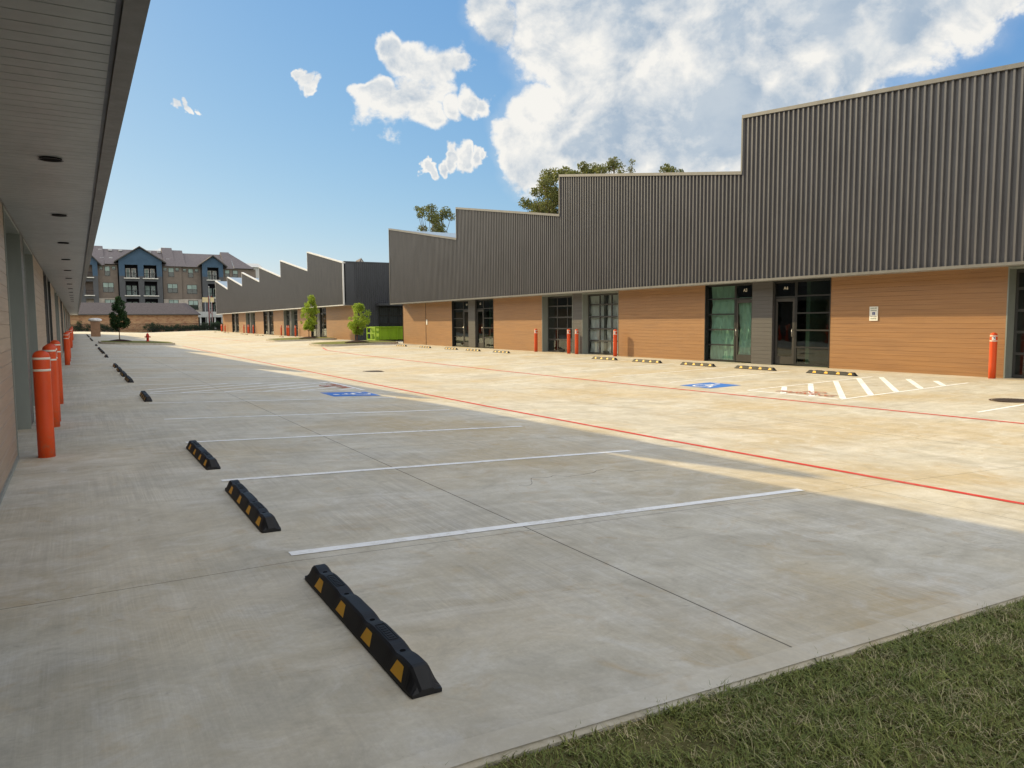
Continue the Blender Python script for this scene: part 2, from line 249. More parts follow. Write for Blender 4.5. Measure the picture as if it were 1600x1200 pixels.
def mat_orange():
    m = Mat('orange_plastic', .45, .45); X, Y, Z = m.xyz(); n = m.noise(14, 7, .75, .4); n2 = m.noise(2.2, 4, .6, aniso=(1, 1, .4))
    c = m.mix(m.rng(n2, .35, .65), srgb(206, 68, 20), srgb(220, 82, 28)); k = m.mth('MULTIPLY', m.rng(n, .52, .70), m.rng(Z, 0, .5, .75, .12)); c = m.mix(k, c, srgb(150, 118, 92)); m.col(c)
    m.L.new(m.rng(n, .3, .7, .38, .62), m.b.inputs['Roughness']); return m.m
MT = dict(
    concrete=mat_concrete(), kerb=plain('kerb_concrete', srgb(178, 170, 155), .85, .2, var=.15, scale=4),
    siding=mat_siding('wood_siding', srgb(130, 90, 52), srgb(164, 120, 74), srgb(160, 112, 58)), siding_shade=mat_siding('shaded_siding', srgb(136, 116, 98), srgb(166, 146, 126), srgb(160, 136, 112)),  # second siding: same boards, colour greyed to carry their sky-lit shade
    greysiding=mat_siding('grey_siding', srgb(62, 60, 60), srgb(84, 82, 82), srgb(74, 70, 70)),
    clad=mat_clad('ribbed_metal', srgb(90, 89, 91), .36), clad_shade=mat_clad('shaded_ribbed_metal', srgb(62, 64, 70)),  # second cladding: end-wall copy, darkened to carry its shade
    trim=mat_clad('trim_metal', srgb(104, 103, 102), .45), coping=mat_clad('pale_coping', srgb(205, 205, 206), .45), fascia=mat_clad('fascia_metal', srgb(124, 132, 144), .45),
    soffit=mat_clad('soffit_metal', srgb(158, 162, 163), .36), jamb=mat_clad('jamb_metal', srgb(132, 138, 134), .4),
    roof=mat_clad('roof_metal', srgb(128, 146, 166), .45), frame=plain('dark_frame', srgb(34, 35, 36), .4, .5), doorframe=plain('door_frame', srgb(58, 56, 54), .4, .5),
    garageframe=plain('garage_frame', srgb(62, 63, 63), .4, .5),
    glass=mat_glass('green_glass', (.46, .64, .57, 1)), glass2=mat_glass('grey_glass', (.70, .75, .76, 1)),
    inner=plain('interior', srgb(86, 88, 84), .9, .1), steel=plain('steel', srgb(170, 170, 168), .3, .5, .9),
    orange=mat_orange(), band=plain('white_tape', srgb(225, 218, 205), .5, .3, var=.04),
    rubber=plain('black_rubber', srgb(24, 24, 27), .6, .35, var=.25, scale=14), yellow=plain('yellow_reflector', srgb(232, 172, 34), .5, .4, var=.06, scale=8),
    hole=plain('dark_hole', srgb(14, 14, 15), .9, .05), white=plain('white_enamel', srgb(232, 230, 222), .5, .3, var=.03), blue=plain('sign_blue', srgb(24, 52, 130), .5, .3, var=.05),
    green_txt=plain('sign_green', srgb(40, 84, 58), .6, .2), black_txt=plain('sign_black', srgb(30, 30, 32), .6, .2),
    paint_w=mat_paint('white_line_paint', srgb(238, 239, 240), .5), paint_r=mat_paint('red_line_paint', srgb(196, 62, 52), .35), paint_b=mat_paint('blue_line_paint', srgb(58, 116, 200), .35), paint_rt=mat_paint('red_text_paint', srgb(184, 104, 78), .95),
    dump=plain('green_steel', srgb(124, 158, 28), .5, .4, var=.12, scale=2.5), rust=plain('rusty_steel', srgb(88, 64, 50), .8, .2, var=.3),
    brick=mat_brick(), shingle=mat_shingle('brown_shingle', srgb(114, 108, 110)), shingle2=mat_shingle('garage_shingle', srgb(92, 86, 88)),
    bluelap=mat_lap('blue_lap', srgb(70, 92, 114)), brownlap=mat_lap('brown_lap', srgb(122, 112, 104)), greylap=mat_lap('grey_lap', srgb(86, 88, 92)), stone=plain('pale_stone', srgb(176, 168, 158), .85, .2, var=.25, scale=2),  # apartment blue and roof shingle greyed: distance haze put into the colour
    palemetal=mat_clad('pale_metal', srgb(178, 180, 182), .5), whitetrim=plain('white_trim', srgb(214, 212, 206), .6, .3, var=.05), balcony=plain('balcony_rail', srgb(42, 42, 46), .6, .3),
    window=mat_glass('apartment_glass', (.25, .32, .32, 1)), curtain=plain('window_blind', srgb(150, 168, 162), .8, .1, var=.25, scale=.9), dark=plain('dark_recess', srgb(40, 40, 46), .9, .1),
    bark=plain('bark', srgb(104, 86, 70), .9, .15, var=.3, scale=8), redbark=plain('red_bark', srgb(120, 72, 52), .9, .15, var=.3, scale=8),
    leaf=mat_leaf('young_leaf', srgb(104, 134, 44), srgb(156, 174, 66)), leaf_shade=mat_leaf('shaded_leaf', srgb(34, 56, 34), srgb(54, 80, 46)), leafo=mat_leaf('oak_leaf', srgb(74, 84, 44), srgb(112, 114, 66)), leafr=mat_leaf('shrub_leaf', srgb(40, 58, 40), srgb(62, 84, 54)),  # second leaf: colour darkened to carry the shade on the left island
    mulch=plain('mulch', srgb(56, 42, 38), .95, .1, var=.5, scale=12), soil=plain('soil', srgb(98, 94, 60), .95, .1, var=.4, scale=7), lawn=plain('lawn', srgb(106, 108, 58), .95, .1, var=.35, scale=6),
    terrain=plain('terrain', srgb(92, 98, 58), .95, .1, var=.3, scale=.4), red=plain('hydrant_red', srgb(186, 44, 34), .45, .4, var=.08), iron=plain('cast_iron', srgb(96, 86, 80), .6, .4, .4, var=.2, scale=9),
    tan=plain('tan_stucco', srgb(148, 118, 96), .85, .2, var=.12), cap=plain('white_cap', srgb(214, 214, 214), .7, .2, var=.1, scale=5), sheet=None, redpost=plain('red_post', srgb(122, 40, 40), .6, .3))
def mat_sheet():
    m = Mat('plastic_film', .35, .5); m.col(srgb(226, 230, 226)); t = m.N.new('ShaderNodeBsdfTransparent'); mx = m.N.new('ShaderNodeMixShader'); mx.inputs[0].default_value = .82
    m.L.new(t.outputs[0], mx.inputs[1]); m.L.new(m.b.outputs[0], mx.inputs[2]); m.L.new(mx.outputs[0], m.N['Material Output'].inputs[0]); return m.m
MT['sheet'] = mat_sheet()
def mat_grass():
    m = Mat('grass_blade', .6, .2); g = m.N.new('ShaderNodeNewGeometry'); wn = m.N.new('ShaderNodeTexWhiteNoise'); wn.noise_dimensions = '1D'; m.L.new(g.outputs['Random Per Island'], wn.inputs['W'])
    n = m.noise(2.2, 4); n2 = m.noise(5, 4, .7, .6)
    c = m.mix(wn.outputs[0], srgb(94, 106, 52), srgb(156, 160, 90)); dry = m.mth('GREATER_THAN', m.mth('ADD', wn.outputs[0], m.rng(n2, .45, .68, -.12, .50)), .84)
    c = m.mix(m.mth('MULTIPLY', dry, .9), c, srgb(186, 172, 136)); c = m.mix(m.rng(n, .4, .65, 0, .5), c, srgb(92, 110, 56)); m.col(c); return m.m
MT['grass'] = mat_grass()

# ------------------------------------------------------------------ helpers
class MB:
    def __init__(s): s.v = []; s.f = []
    def quad(s, a, b, c, d): i = len(s.v); s.v += [a, b, c, d]; s.f.append((i, i+1, i+2, i+3)); return s
    def poly(s, pts): i = len(s.v); s.v += list(pts); s.f.append(tuple(range(i, i+len(pts)))); return s
    def box(s, x0, x1, y0, y1, z0, z1):
        if x0 > x1: x0, x1 = x1, x0
        if y0 > y1: y0, y1 = y1, y0
        i = len(s.v); s.v += [(x, y, z) for z in (z0, z1) for y in (y0, y1) for x in (x0, x1)]
        s.f += [tuple(i+k for k in q) for q in ((0, 2, 3, 1), (4, 5, 7, 6), (0, 1, 5, 4), (2, 6, 7, 3), (0, 4, 6, 2), (1, 3, 7, 5))]; return s
    def prism(s, pts, off):        # polygon extruded by a vector
        n = len(pts); i = len(s.v); s.v += [tuple(p) for p in pts] + [(p[0]+off[0], p[1]+off[1], p[2]+off[2]) for p in pts]
        s.f += [tuple(range(i, i+n))[::-1], tuple(range(i+n, i+2*n))] + [(i+k, i+(k+1) % n, i+n+(k+1) % n, i+n+k) for k in range(n)]; return s
    def tube(s, p0, p1, r0, r1, n=8, cap=True):
        p0 = Vector(p0); p1 = Vector(p1); d = (p1-p0).normalized(); a = d.orthogonal().normalized(); b = d.cross(a); i = len(s.v)
        for p, r in ((p0, r0), (p1, r1)):
            for k in range(n):
                t = 2*math.pi*k/n; s.v.append(tuple(p + a*math.cos(t)*r + b*math.sin(t)*r))
        s.f += [(i+k, i+(k+1) % n, i+n+(k+1) % n, i+n+k) for k in range(n)]
        if cap: s.f += [tuple(range(i, i+n))[::-1], tuple(range(i+n, i+2*n))]
        return s
    def lathe(s, c, prof, n=24):
        i = len(s.v)
        for r, z in prof:
            for k in range(n): t = 2*math.pi*k/n; s.v.append((c[0]+r*math.cos(t), c[1]+r*math.sin(t), c[2]+z))
        for j in range(len(prof)-1):
            s.f += [(i+j*n+k, i+j*n+(k+1) % n, i+(j+1)*n+(k+1) % n, i+(j+1)*n+k) for k in range(n)]
        s.f += [tuple(range(i, i+n))[::-1], tuple(range(i+(len(prof)-1)*n, i+len(prof)*n))]; return s
    def build(s, name, mat, parent=None, smooth=False, fix=True, label=None):
        me = bpy.data.meshes.new(name); me.from_pydata([tuple(p) for p in s.v], [], s.f)
        if fix:
            bm = bmesh.new(); bm.from_mesh(me); bmesh.ops.recalc_face_normals(bm, faces=bm.faces); bm.to_mesh(me); bm.free()
        me.materials.append(mat)
        if smooth:
            me.polygons.foreach_set('use_smooth', [True]*len(me.polygons))
        o = bpy.data.objects.new(name, me); COL.objects.link(o)
        if parent is not None:
            o.parent = parent
            loc = parent_world(parent)
            me.transform(Matrix.Translation(-loc))
        if label: o['label'] = label
        return o
def parent_world(p):
    v = Vector((0, 0, 0))
    while p is not None: v += p.location; p = p.parent
    return v
def thing(name, label, cat, loc=(0, 0, 0), group=None):
    o = bpy.data.objects.new(name, None); COL.objects.link(o); o.location = loc; o.empty_display_size = .2
    o['label'] = label; o['category'] = cat
    if group: o['group'] = group
    return o
def tag(o, label, cat, group=None):
    o['label'] = label; o['category'] = cat
    if group: o['group'] = group
    return o
def struct(o): o['kind'] = 'structure'; return o
def copy_tree(o, parent=None):
    c = o.copy(); COL.objects.link(c)
    if parent is not None: c.parent = parent
    for ch in list(o.children): copy_tree(ch, c)
    return c
def text_mesh(txt, size, name, mat, mw, parent=None, depth=.002, font_scale_x=1.0, align='CENTER'):
    cu = bpy.data.curves.new('txt', 'FONT'); cu.body = txt; cu.size = size; cu.align_x = align; cu.align_y = 'CENTER'; cu.extrude = depth; cu.space_line = .9; cu.offset = size*.012
    t = bpy.data.objects.new('txt', cu); COL.objects.link(t); bpy.context.view_layer.update()
    me = bpy.data.meshes.new_from_object(t.evaluated_get(bpy.context.evaluated_depsgraph_get())); bpy.data.objects.remove(t); bpy.data.curves.remove(cu)
    me.transform(Matrix.Diagonal((font_scale_x, 1, 1, 1))); me.transform(mw)
    if parent is not None: me.transform(Matrix.Translation(-parent_world(parent)))
    me.materials.clear(); me.materials.append(mat); me.name = name
    o = bpy.data.objects.new(name, me); COL.objects.link(o)
    if parent is not None: o.parent = parent
    return o
def frame_mat(origin, xdir, ydir):
    x = Vector(xdir).normalized(); y = Vector(ydir).normalized(); z = x.cross(y)
    m = Matrix((x, y, z)).transposed().to_4x4(); m.translation = Vector(origin); return m

# ------------------------------------------------------------------ ground
def zg(X, Y=0.):
    z = 0. if X < 1.2 else (-.035*(X-1.2) if X < 10.8 else (-.336+.0254*(X-10.8) if X < 20.5 else -.09))
    return z + max(0., Y-55)*.0035
def sheet(name, xs, ys, zoff, mat, zf=zg):
    b = MB(); n = len(xs)
    b.v = [(x, y, zf(x, y)+zoff) for y in ys for x in xs]
    b.f = [(j*n+i, j*n+i+1, (j+1)*n+i+1, (j+1)*n+i) for j in range(len(ys)-1) for i in range(n-1)]
    return struct(b.build(name, mat, fix=False))
XS = [-1.2, 1.2, 3, 5, 7, 9, 10.8, 12, 14, 16, 18, 20.5, 23.1]
lot = MB()
def slab(xs, ys):
    n = len(xs); i0 = len(lot.v); lot.v += [(x, y, zg(x, y)) for y in ys for x in xs]
    lot.f += [(i0+j*n+i, i0+j*n+i+1, i0+(j+1)*n+i+1, i0+(j+1)*n+i) for j in range(len(ys)-1) for i in range(n-1)]
EDGE = 2.32
slab(XS, [2.46, 20, 40, 55, 70, 90, 110, 130, 157]); slab([23.1, 45], [56.4, 62, 67.9]); 
# slab edge along the grass, with its own vertical face
i0 = len(lot.v)
for x in XS: lot.v += [(x, 2.46, zg(x)), (x, EDGE+.02, zg(x)-.004), (x, EDGE, zg(x)-.02), (x, EDGE, zg(x)-.2)]
for k in range(len(XS)-1):
    for j in range(3): a = i0+k*4+j; lot.f.append((a, a+1, a+5, a+4))
struct(lot.build('parking_lot', MT['concrete'], fix=False))
# trowelled border band along the slab edge
b = MB()
for k in range(0, len(XS)-1):
    x0, x1 = XS[k], XS[k+1]; b.quad((x0, EDGE+.012, zg(x0)+.002), (x1, EDGE+.012, zg(x1)+.002), (x1, EDGE+.15, zg(x1)+.003), (x0, EDGE+.15, zg(x0)+.003))
struct(b.build('slab_border', mat_concrete(True), fix=False))
TS = [-700, -120, -30, 1.2, 10.8, 20.5, 45, 120, 700]
sheet('ground', TS, [-300, -60, 3, 55, 80, 157, 220, 400, 900], -.16, MT['terrain'], lambda x, y: zg(x, y) if y < 220 else zg(x, 220))
sheet('grass_verge', [-1.2, 1.2, 3, 5, 7, 10.8, 14, 20.5, 30], [-9, -3, -1, .5, 1.4, EDGE-.005], -.032, MT['soil'])
def grass():
    n = 190000
    # density concentrated where the photograph sees it
    x = rng.uniform(.3, 6.2, n); y = rng.uniform(-.2, EDGE+.02, n); far = rng.random(n) < .18
    x = np.where(far, rng.uniform(5, 11, n), x)
    x[:3500] = rng.uniform(.5, 7, 3500); y[:3500] = EDGE-.02+.05*np.sin(x[:3500]*7+2*np.sin(x[:3500]*3))*rng.random(3500)+rng.uniform(-.04, .03, 3500)
    zb = np.where(x < 1.2, 0, np.where(x < 10.8, -.035*(x-1.2), -.336+.0254*(x-10.8)))-.036
    cl = .5+.5*np.sin(x*5.1+1.3*np.sin(y*4.3))*np.sin(y*6.7+1.9*np.sin(x*3.1)); cl2 = .5+.5*np.sin(x*17+2*np.sin(y*13))*np.sin(y*19+1.7)
    h = rng.uniform(.014, .036, n)*(.6+.45*cl+.35*cl2); h[rng.random(n) < .02] *= 1.5; h[:3500] *= 1.15; bare = (np.sin(x*2.3+1.1)*np.sin(y*3.7+x*1.3+.4)+.35*np.sin(x*9+y*7)) > .62; h = np.where(bare & (rng.random(n) < .75), h*.35, h); tall = (np.sin(x*6.1+y*2.0)*np.sin(y*8.3-x*2.2)) > .86; h = np.where(tall, h*1.1, h); w = rng.uniform(.0014, .0030, n)
    a = rng.uniform(0, 2*np.pi, n); lean = rng.uniform(.2, 2.6, n)*h; lx = np.cos(a)*lean; ly = np.sin(a)*lean
    px = -np.sin(a)*w; py = np.cos(a)*w
    V = np.empty((n, 5, 3)); V[:, 0] = np.stack([x-px, y-py, zb], 1); V[:, 1] = np.stack([x+px, y+py, zb], 1)
    mz = zb+h*.62; V[:, 2] = np.stack([x+lx*.4-px*.8, y+ly*.4-py*.8, mz], 1); V[:, 3] = np.stack([x+lx*.4+px*.8, y+ly*.4+py*.8, mz], 1); V[:, 4] = np.stack([x+lx, y+ly, zb+h], 1)
    base = (np.arange(n)*5)[:, None]; q = base+np.array([0, 1, 3, 2]); t = base+np.array([2, 3, 4])
    me = bpy.data.meshes.new('grass'); me.vertices.add(n*5); me.vertices.foreach_set('co', V.reshape(-1))
    loops = np.concatenate([q, t], 1).reshape(-1); me.loops.add(len(loops)); me.loops.foreach_set('vertex_index', loops.astype(np.int32))
    me.polygons.add(2*n); st = np.empty(2*n, np.int32); st[0::2] = np.arange(n)*7; st[1::2] = np.arange(n)*7+4; me.polygons.foreach_set('loop_start', st)
    me.update(); me.validate(); me.materials.append(MT['grass'])
    o = bpy.data.objects.new('grass', me); COL.objects.link(o); tag(o, 'short patchy green grass with dry blades beside the concrete slab edge', 'grass'); o['kind'] = 'stuff'
grass()

# ------------------------------------------------------------------ painted markings (each a sheet 4 mm above the slab)
def stripe(mb, x0, y0, x1, y1, w, n=1, dz=.004):
    d = Vector((x1-x0, y1-y0, 0)); p = Vector((-d.y, d.x, 0)).normalized()*w/2
    for k in range(n):
        a = Vector((x0, y0, 0))+d*(k/n); c = Vector((x0, y0, 0))+d*((k+1)/n)
        mb.quad(*[(q.x, q.y, zg(q.x, q.y)+dz) for q in (a-p, c-p, c+p, a+p)])
b = MB()
for y in (5.17, 8.0, 10.88, 13.75, 16.75): stripe(b, 1.21 if y < 16 else 1.21, y, 6.52, y, .10, 3)
for y in (25.2, 28.0, 30.8, 33.6, 40.5, 43.3, 46.1, 49, 51.8, 54.5, 60, 62.8): stripe(b, 1.21, y, 6.5, y, .10, 3)
for y in (19.15, 22.2): stripe(b, 1.4, y, 6.6, y, .10, 3)
stripe(b, 6.55, 19.2, 6.55, 22.15, .1)
for k in range(7):
    xa = .2+k*.95; x0 = max(1.45, xa); x1 = min(6.5, xa+3.4); stripe(b, x0, 19.25+(x0-xa)*.85, x1, 19.25+(x1-xa)*.85, .11, 2)
struct(b.build('parking_lines', MT['paint_w'], fix=False))
b = MB()
for y in (7.95, 16.7, 19.4, 22.2, 25.1, 28.0, 36.9, 39.8, 42.7, 45.5, 48.3): stripe(b, 15.1, y, 20.3, y, .085, 3)
for y in (10.93, 13.68): stripe(b, 15.05, y, 20.3, y, .085, 3)
stripe(b, 15.05, 10.97, 15.05, 13.64, .085)
for xa in (12.0, 13.1, 14.15, 15.22, 16.25, 17.25, 18.27, 19.25):
    x0 = max(15.15, xa); x1 = min(20.25, xa+3.3); y0 = 10.98+(x0-xa)*.8; y1 = 10.98+(x1-xa)*.8
    if x1-x0 > .3: stripe(b, x0, y0, x1, min(y1, 13.63), .14, 2)
struct(b.build('parking_lines', MT['paint_w'], fix=False))
b = MB()
def poly_line(mb, pts, w, n=3):
    for a, c in zip(pts, pts[1:]): stripe(mb, a[0], a[1], c[0], c[1], w, n)
poly_line(b, [(8.35, 2.6), (8.04, 3.8), (7.78, 8.5), (7.62, 14), (7.55, 22), (7.5, 30), (7.5, 40), (7.45, 52), (7.4, 66)], .105)
poly_line(b, [(14.45, 2.6), (14.3, 6.7), (14.15, 11.5), (13.97, 17), (13.87, 25), (13.95, 33), (14.1, 42), (14.6, 50), (15.6, 54.5)], .10)
poly_line(b, [(16.0, 72), (14.6, 76), (14.2, 85), (14.2, 120)], .10)
struct(b.build('fire_lane_lines', MT['paint_r'], fix=False))
def access_symbol(x0, y0, s, fl, wear=1):
    b = MB(); b.quad(*[(x, y, zg(x, y)+.004) for x, y in ((x0, y0), (x0+s, y0), (x0+s, y0+s), (x0, y0+s))]); struct(b.build('accessible_bay_square', MT['paint_b'], fix=False))
    b = MB()
    def P(u, v): # u across (world Y), v up the figure (towards the kerb)
        return (x0+s*(v if fl else 1-v), y0+s*(u if not fl else 1-u))
    def pl(pts, w):
        for a, c in zip(pts, pts[1:]):
            A = P(*a); C = P(*c); stripe(b, A[0], A[1], C[0], C[1], w*s, 1, .008)
    pl([(.42, .70), (.44, .42), (.66, .42), (.76, .18), (.84, .20)], .07); pl([(.43, .57), (.62, .57)], .06)
    pl([(.36+.0+.20*math.cos(t)+.08, .30+.20*math.sin(t)) for t in [math.radians(q) for q in range(100, 375, 25)]], .055)
    c = [P(.42+.07*math.cos(t), .82+.07*math.sin(t)) for t in [2*math.pi*k/12 for k in range(12)]]; b.poly([(x, y, zg(x, y)+.008) for x, y in c])
    struct(b.build('accessible_bay_symbol', MT['paint_w'], fix=False))
access_symbol(14.72, 14.68, 1.18, True); access_symbol(5.2, 17.35, 1.18, False)
def ground_text(txt, x, y, size, xdir, slope):
    ang = Vector((0, -1, 0)) if xdir < 0 else Vector((0, 1, 0)); upv = Vector((0, 0, 1)).cross(ang)
    upv = Vector((upv.x, upv.y, upv.x*slope))
    struct(text_mesh(txt, size, 'painted_words', MT['paint_rt'], frame_mat((x, y, zg(x, y)+.012), ang, upv), depth=.001))
ground_text('NO\nPARKING', 15.62, 12.2, .40, -1, .0254); ground_text('NO\nPARKING', 6.15, 20.6, .40, 1, -.035)
def mulch_mound(x, y, r):
    pass
def manhole(x, y, r, label):
    z = zg(x, y); t = thing('manhole_cover', label, 'manhole cover', (x, y, z))
    b = MB(); b.lathe((x, y, z+.006), [(r*.86, 0), (r*.86, .004), (r*.84, .007)], 40)
    for k in range(-5, 6):
        w = math.sqrt(max(.01, (r*.78)**2-(k*r*.14)**2)); b.box(x-w, x+w, y+k*r*.14-.012, y+k*r*.14+.012, z+.012, z+.018)
    b.build('lid', MT['iron'], t)
    b = MB(); n = 40
    for k in range(n):
        a0, a1 = 2*math.pi*k/n, 2*math.pi*(k+1)/n
        b.quad(*[(x+q*math.cos(a), y+q*math.sin(a), zg(x+q*math.cos(a), y)+.006) for q, a in ((r*.9, a0), (r, a0), (r, a1), (r*.9, a1))])
    b.build('ring', MT['rust'], t)
manhole(17.35, 8.45, .40, 'round iron manhole cover on the sunlit slab near the right edge of the photo')
manhole(10.0, 28.0, .42, 'small dark manhole cover in the middle of the drive lane between the red lines')

# ------------------------------------------------------------------ buildings of the business park
M12 = 12.1
class Bld:
    def __init__(s, root, Xw, sg, y0, y1, bays, depth, zb=0.):
        s.t = root; s.Xw = Xw; s.sg = sg; s.y0 = y0; s.y1 = y1; s.bays = bays; s.depth = depth; s.zb = zb
    def X(s, out): return s.Xw - s.sg*out
    def box(s, mb, o0, o1, y0, y1, z0, z1): mb.box(s.X(o0), s.X(o1), y0, y1, z0+s.zb, z1+s.zb); return mb
    def top(s, y, side=0):
        for (a, za, c, zc) in s.bays:
            if a-1e-6 <= y <= c+1e-6 and not (side > 0 and abs(y-c) < 1e-6): return za+(zc-za)*(y-a)/(c-a)
        return s.bays[-1][3]
ZS = 3.06
def shell(B, ribs=True, flat_from=None, pitch=.2):
    X, zb = B.X, B.zb; t = B.t
    # ribbed metal band, one real fold per rib
    mb = MB()
    for (a, za, c, zc) in B.bays:
        n = max(1, int(round((c-a)/pitch))); p = (c-a)/n; prev = None
        prof = []
        for k in range(n):
            y = a+k*p; prof += [(y, .92), (y+p*.56, .92), (y+p*.63, 1.0), (y+p*.91, 1.0)]
        prof.append((c, .92))
        for (y, o) in prof:
            z = za+(zc-za)*(y-a)/(c-a); i = len(mb.v); mb.v += [(X(o), y, ZS+zb), (X(o), y, z+zb)]
            if prev is not None: mb.f.append((prev, i, i+1, prev+1))
            prev = i
    mb.build('ribbed_cladding', MT['clad'], t, fix=False)
    mb = MB()
    for (a, za, c, zc) in B.bays: mb.prism([(X(.885), a, 3.3+zb), (X(.885), c, 3.3+zb), (X(.885), c, zc-.02+zb), (X(.885), a, za-.02+zb)], (-B.sg*-.12, 0, 0))
    mb.build('parapet', MT['fascia'], t)
    # coping along every saw tooth and down each step
    mb = MB()
    for i, (a, za, c, zc) in enumerate(B.bays):
        mb.prism([(X(1.04), a-.02, za+zb-.05), (X(1.04), c+.02, zc+zb-.05), (X(1.04), c+.02, zc+zb+.07), (X(1.04), a-.02, za+zb+.07)], (B.sg*.30, 0, 0))
        if i+1 < len(B.bays):
            z0, z1 = sorted((zc, B.bays[i+1][1])); mb.box(X(1.035), X(.76), c-.035, c+.035, z0+zb+.07, z1+zb-.05)
    mb.box(X(1.035), X(.9), B.y0-.03, B.y0+.05, ZS+zb, B.bays[0][1]+zb-.05); mb.box(X(1.035), X(.9), B.y1-.05, B.y1+.03, ZS+zb, B.bays[-1][3]+zb-.05)
    mb.box(X(1.03), X(.93), B.y0-.03, B.y1+.03, ZS-.05+zb, ZS+.035+zb)
    mb.build('metal_trim', MT['trim'], t) if B.zb == 0 else mb.build('metal_trim', MT['coping'], t)
    # soffit
    mb = MB(); pitch2 = .15 if ribs else .6; n = int((B.y1-B.y0)/pitch2); yy = []
    for k in range(n):
        y = B.y0+k*pitch2; yy += [(y, ZS-.02), (y+.006, ZS-.013), (y+.012, ZS-.02)]
    yy.append((B.y1, ZS-.02))
    for (y, z) in yy: mb.v += [(X(.905), y, z+zb), (X(-.0), y, z+zb)]
    mb.f = [(2*k, 2*k+1, 2*k+3, 2*k+2) for k in range(len(yy)-1)]
    mb.build('soffit', MT['soffit'], t, fix=False)
    B.box(MB(), .91, .925, B.y0, B.y1, ZS-.0, ZS+.03).build('shadow_gap', MT['hole'], t)
    # roof, back and end walls
    mb = MB(); B.box(mb, .76, -B.depth, B.y0+.1, B.y1-.1, 6.45, 6.55)
    if flat_from is not None:
        for (a, za, c, zc) in B.bays:
            if a >= flat_from: mb.prism([(X(.76), a+.04, za+zb-.02), (X(.76), c-.06, zc+zb-.02), (X(.76), c-.06, 6.55+zb), (X(.76), a+.04, 6.55+zb)], (B.sg*(B.depth+.76), 0, 0))
    mb.build('roof', MT['roof'], t)
def siding_profile(mb, B, y0, y1, z0=-.25, z1=ZS-.02, n0=0):
    z = z0; pts = []
    k = math.floor(z0/.146)
    pts.append((0.0, z0))
    while (k+1)*.146 < z1:
        zz = (k+1)*.146; pts += [(0.0, zz-.006), (-.0055, zz-.003), (-.0055, zz+.001), (0.0, zz+.004)]; k += 1
    pts.append((0.0, z1)); i = len(mb.v)
    for y in (y0, y1): mb.v += [(B.X(o), y, zz+B.zb) for o, zz in pts]
    n = len(pts); mb.f += [(i+j, i+j+1, i+n+j+1, i+n+j) for j in range(n-1)]
    B.box(mb, -.02, -.16, y0+.001, y1-.001, z0, z1)
def wall_seg(B, y0, y1, name='wooden_wall', mat=None):
    mat = mat or ('siding_shade' if B.sg < 0 else 'siding')
    mb = MB(); siding_profile(mb, B, y0, y1); return mb.build(name, MT[mat], B.t, fix=False)
def jambs(B, y0, y1, d):
    mb = MB()
    B.box(mb, .012, -d-.05, y0-.001, y0+.035, -.2, ZS-.03); B.box(mb, .012, -d-.05, y1-.035, y1+.001, -.2, ZS-.03); B.box(mb, .006, -d-.05, y0+.036, y1-.036, ZS-.09, ZS-.03)
    mb.build('door_jamb', MT['jamb'], B.t)
def glazing(B, o, y0, y1, zs, cols, fr, bw, name, glass, framemat, midw=None, parent=None):
    """frame with bars as one mesh; panes as sub-part"""
    mb = MB(); d = .05; w = bw
    B.box(mb, o, o-d, y0, y0+w, zs[0], zs[-1]); B.box(mb, o, o-d, y1-w, y1, zs[0], zs[-1])
    for i, z in enumerate(zs):
        h = w if 0 < i < len(zs)-1 else w*1.1
        za = z-h/2 if 0 < i < len(zs)-1 else (z if i == 0 else z-h); B.box(mb, o-.002, o-d+.002, y0+w, y1-w, za, za+h)
    for k in range(1, cols): y = y0+(y1-y0)*k/cols; B.box(mb, o+.002, o-d-.002, y-w*.4, y+w*.4, zs[0]+.01, zs[-1]-.01)
    f = mb.build(name, MT[framemat], B.t)
    g = MB(); g.quad(*[(B.X(o-d*.5), y, z+B.zb) for y, z in ((y0+.01, zs[0]+.01), (y1-.01, zs[0]+.01), (y1-.01, zs[-1]-.01), (y0+.01, zs[-1]-.01))])
    g.build('pane', MT[glass], f, fix=False); return f
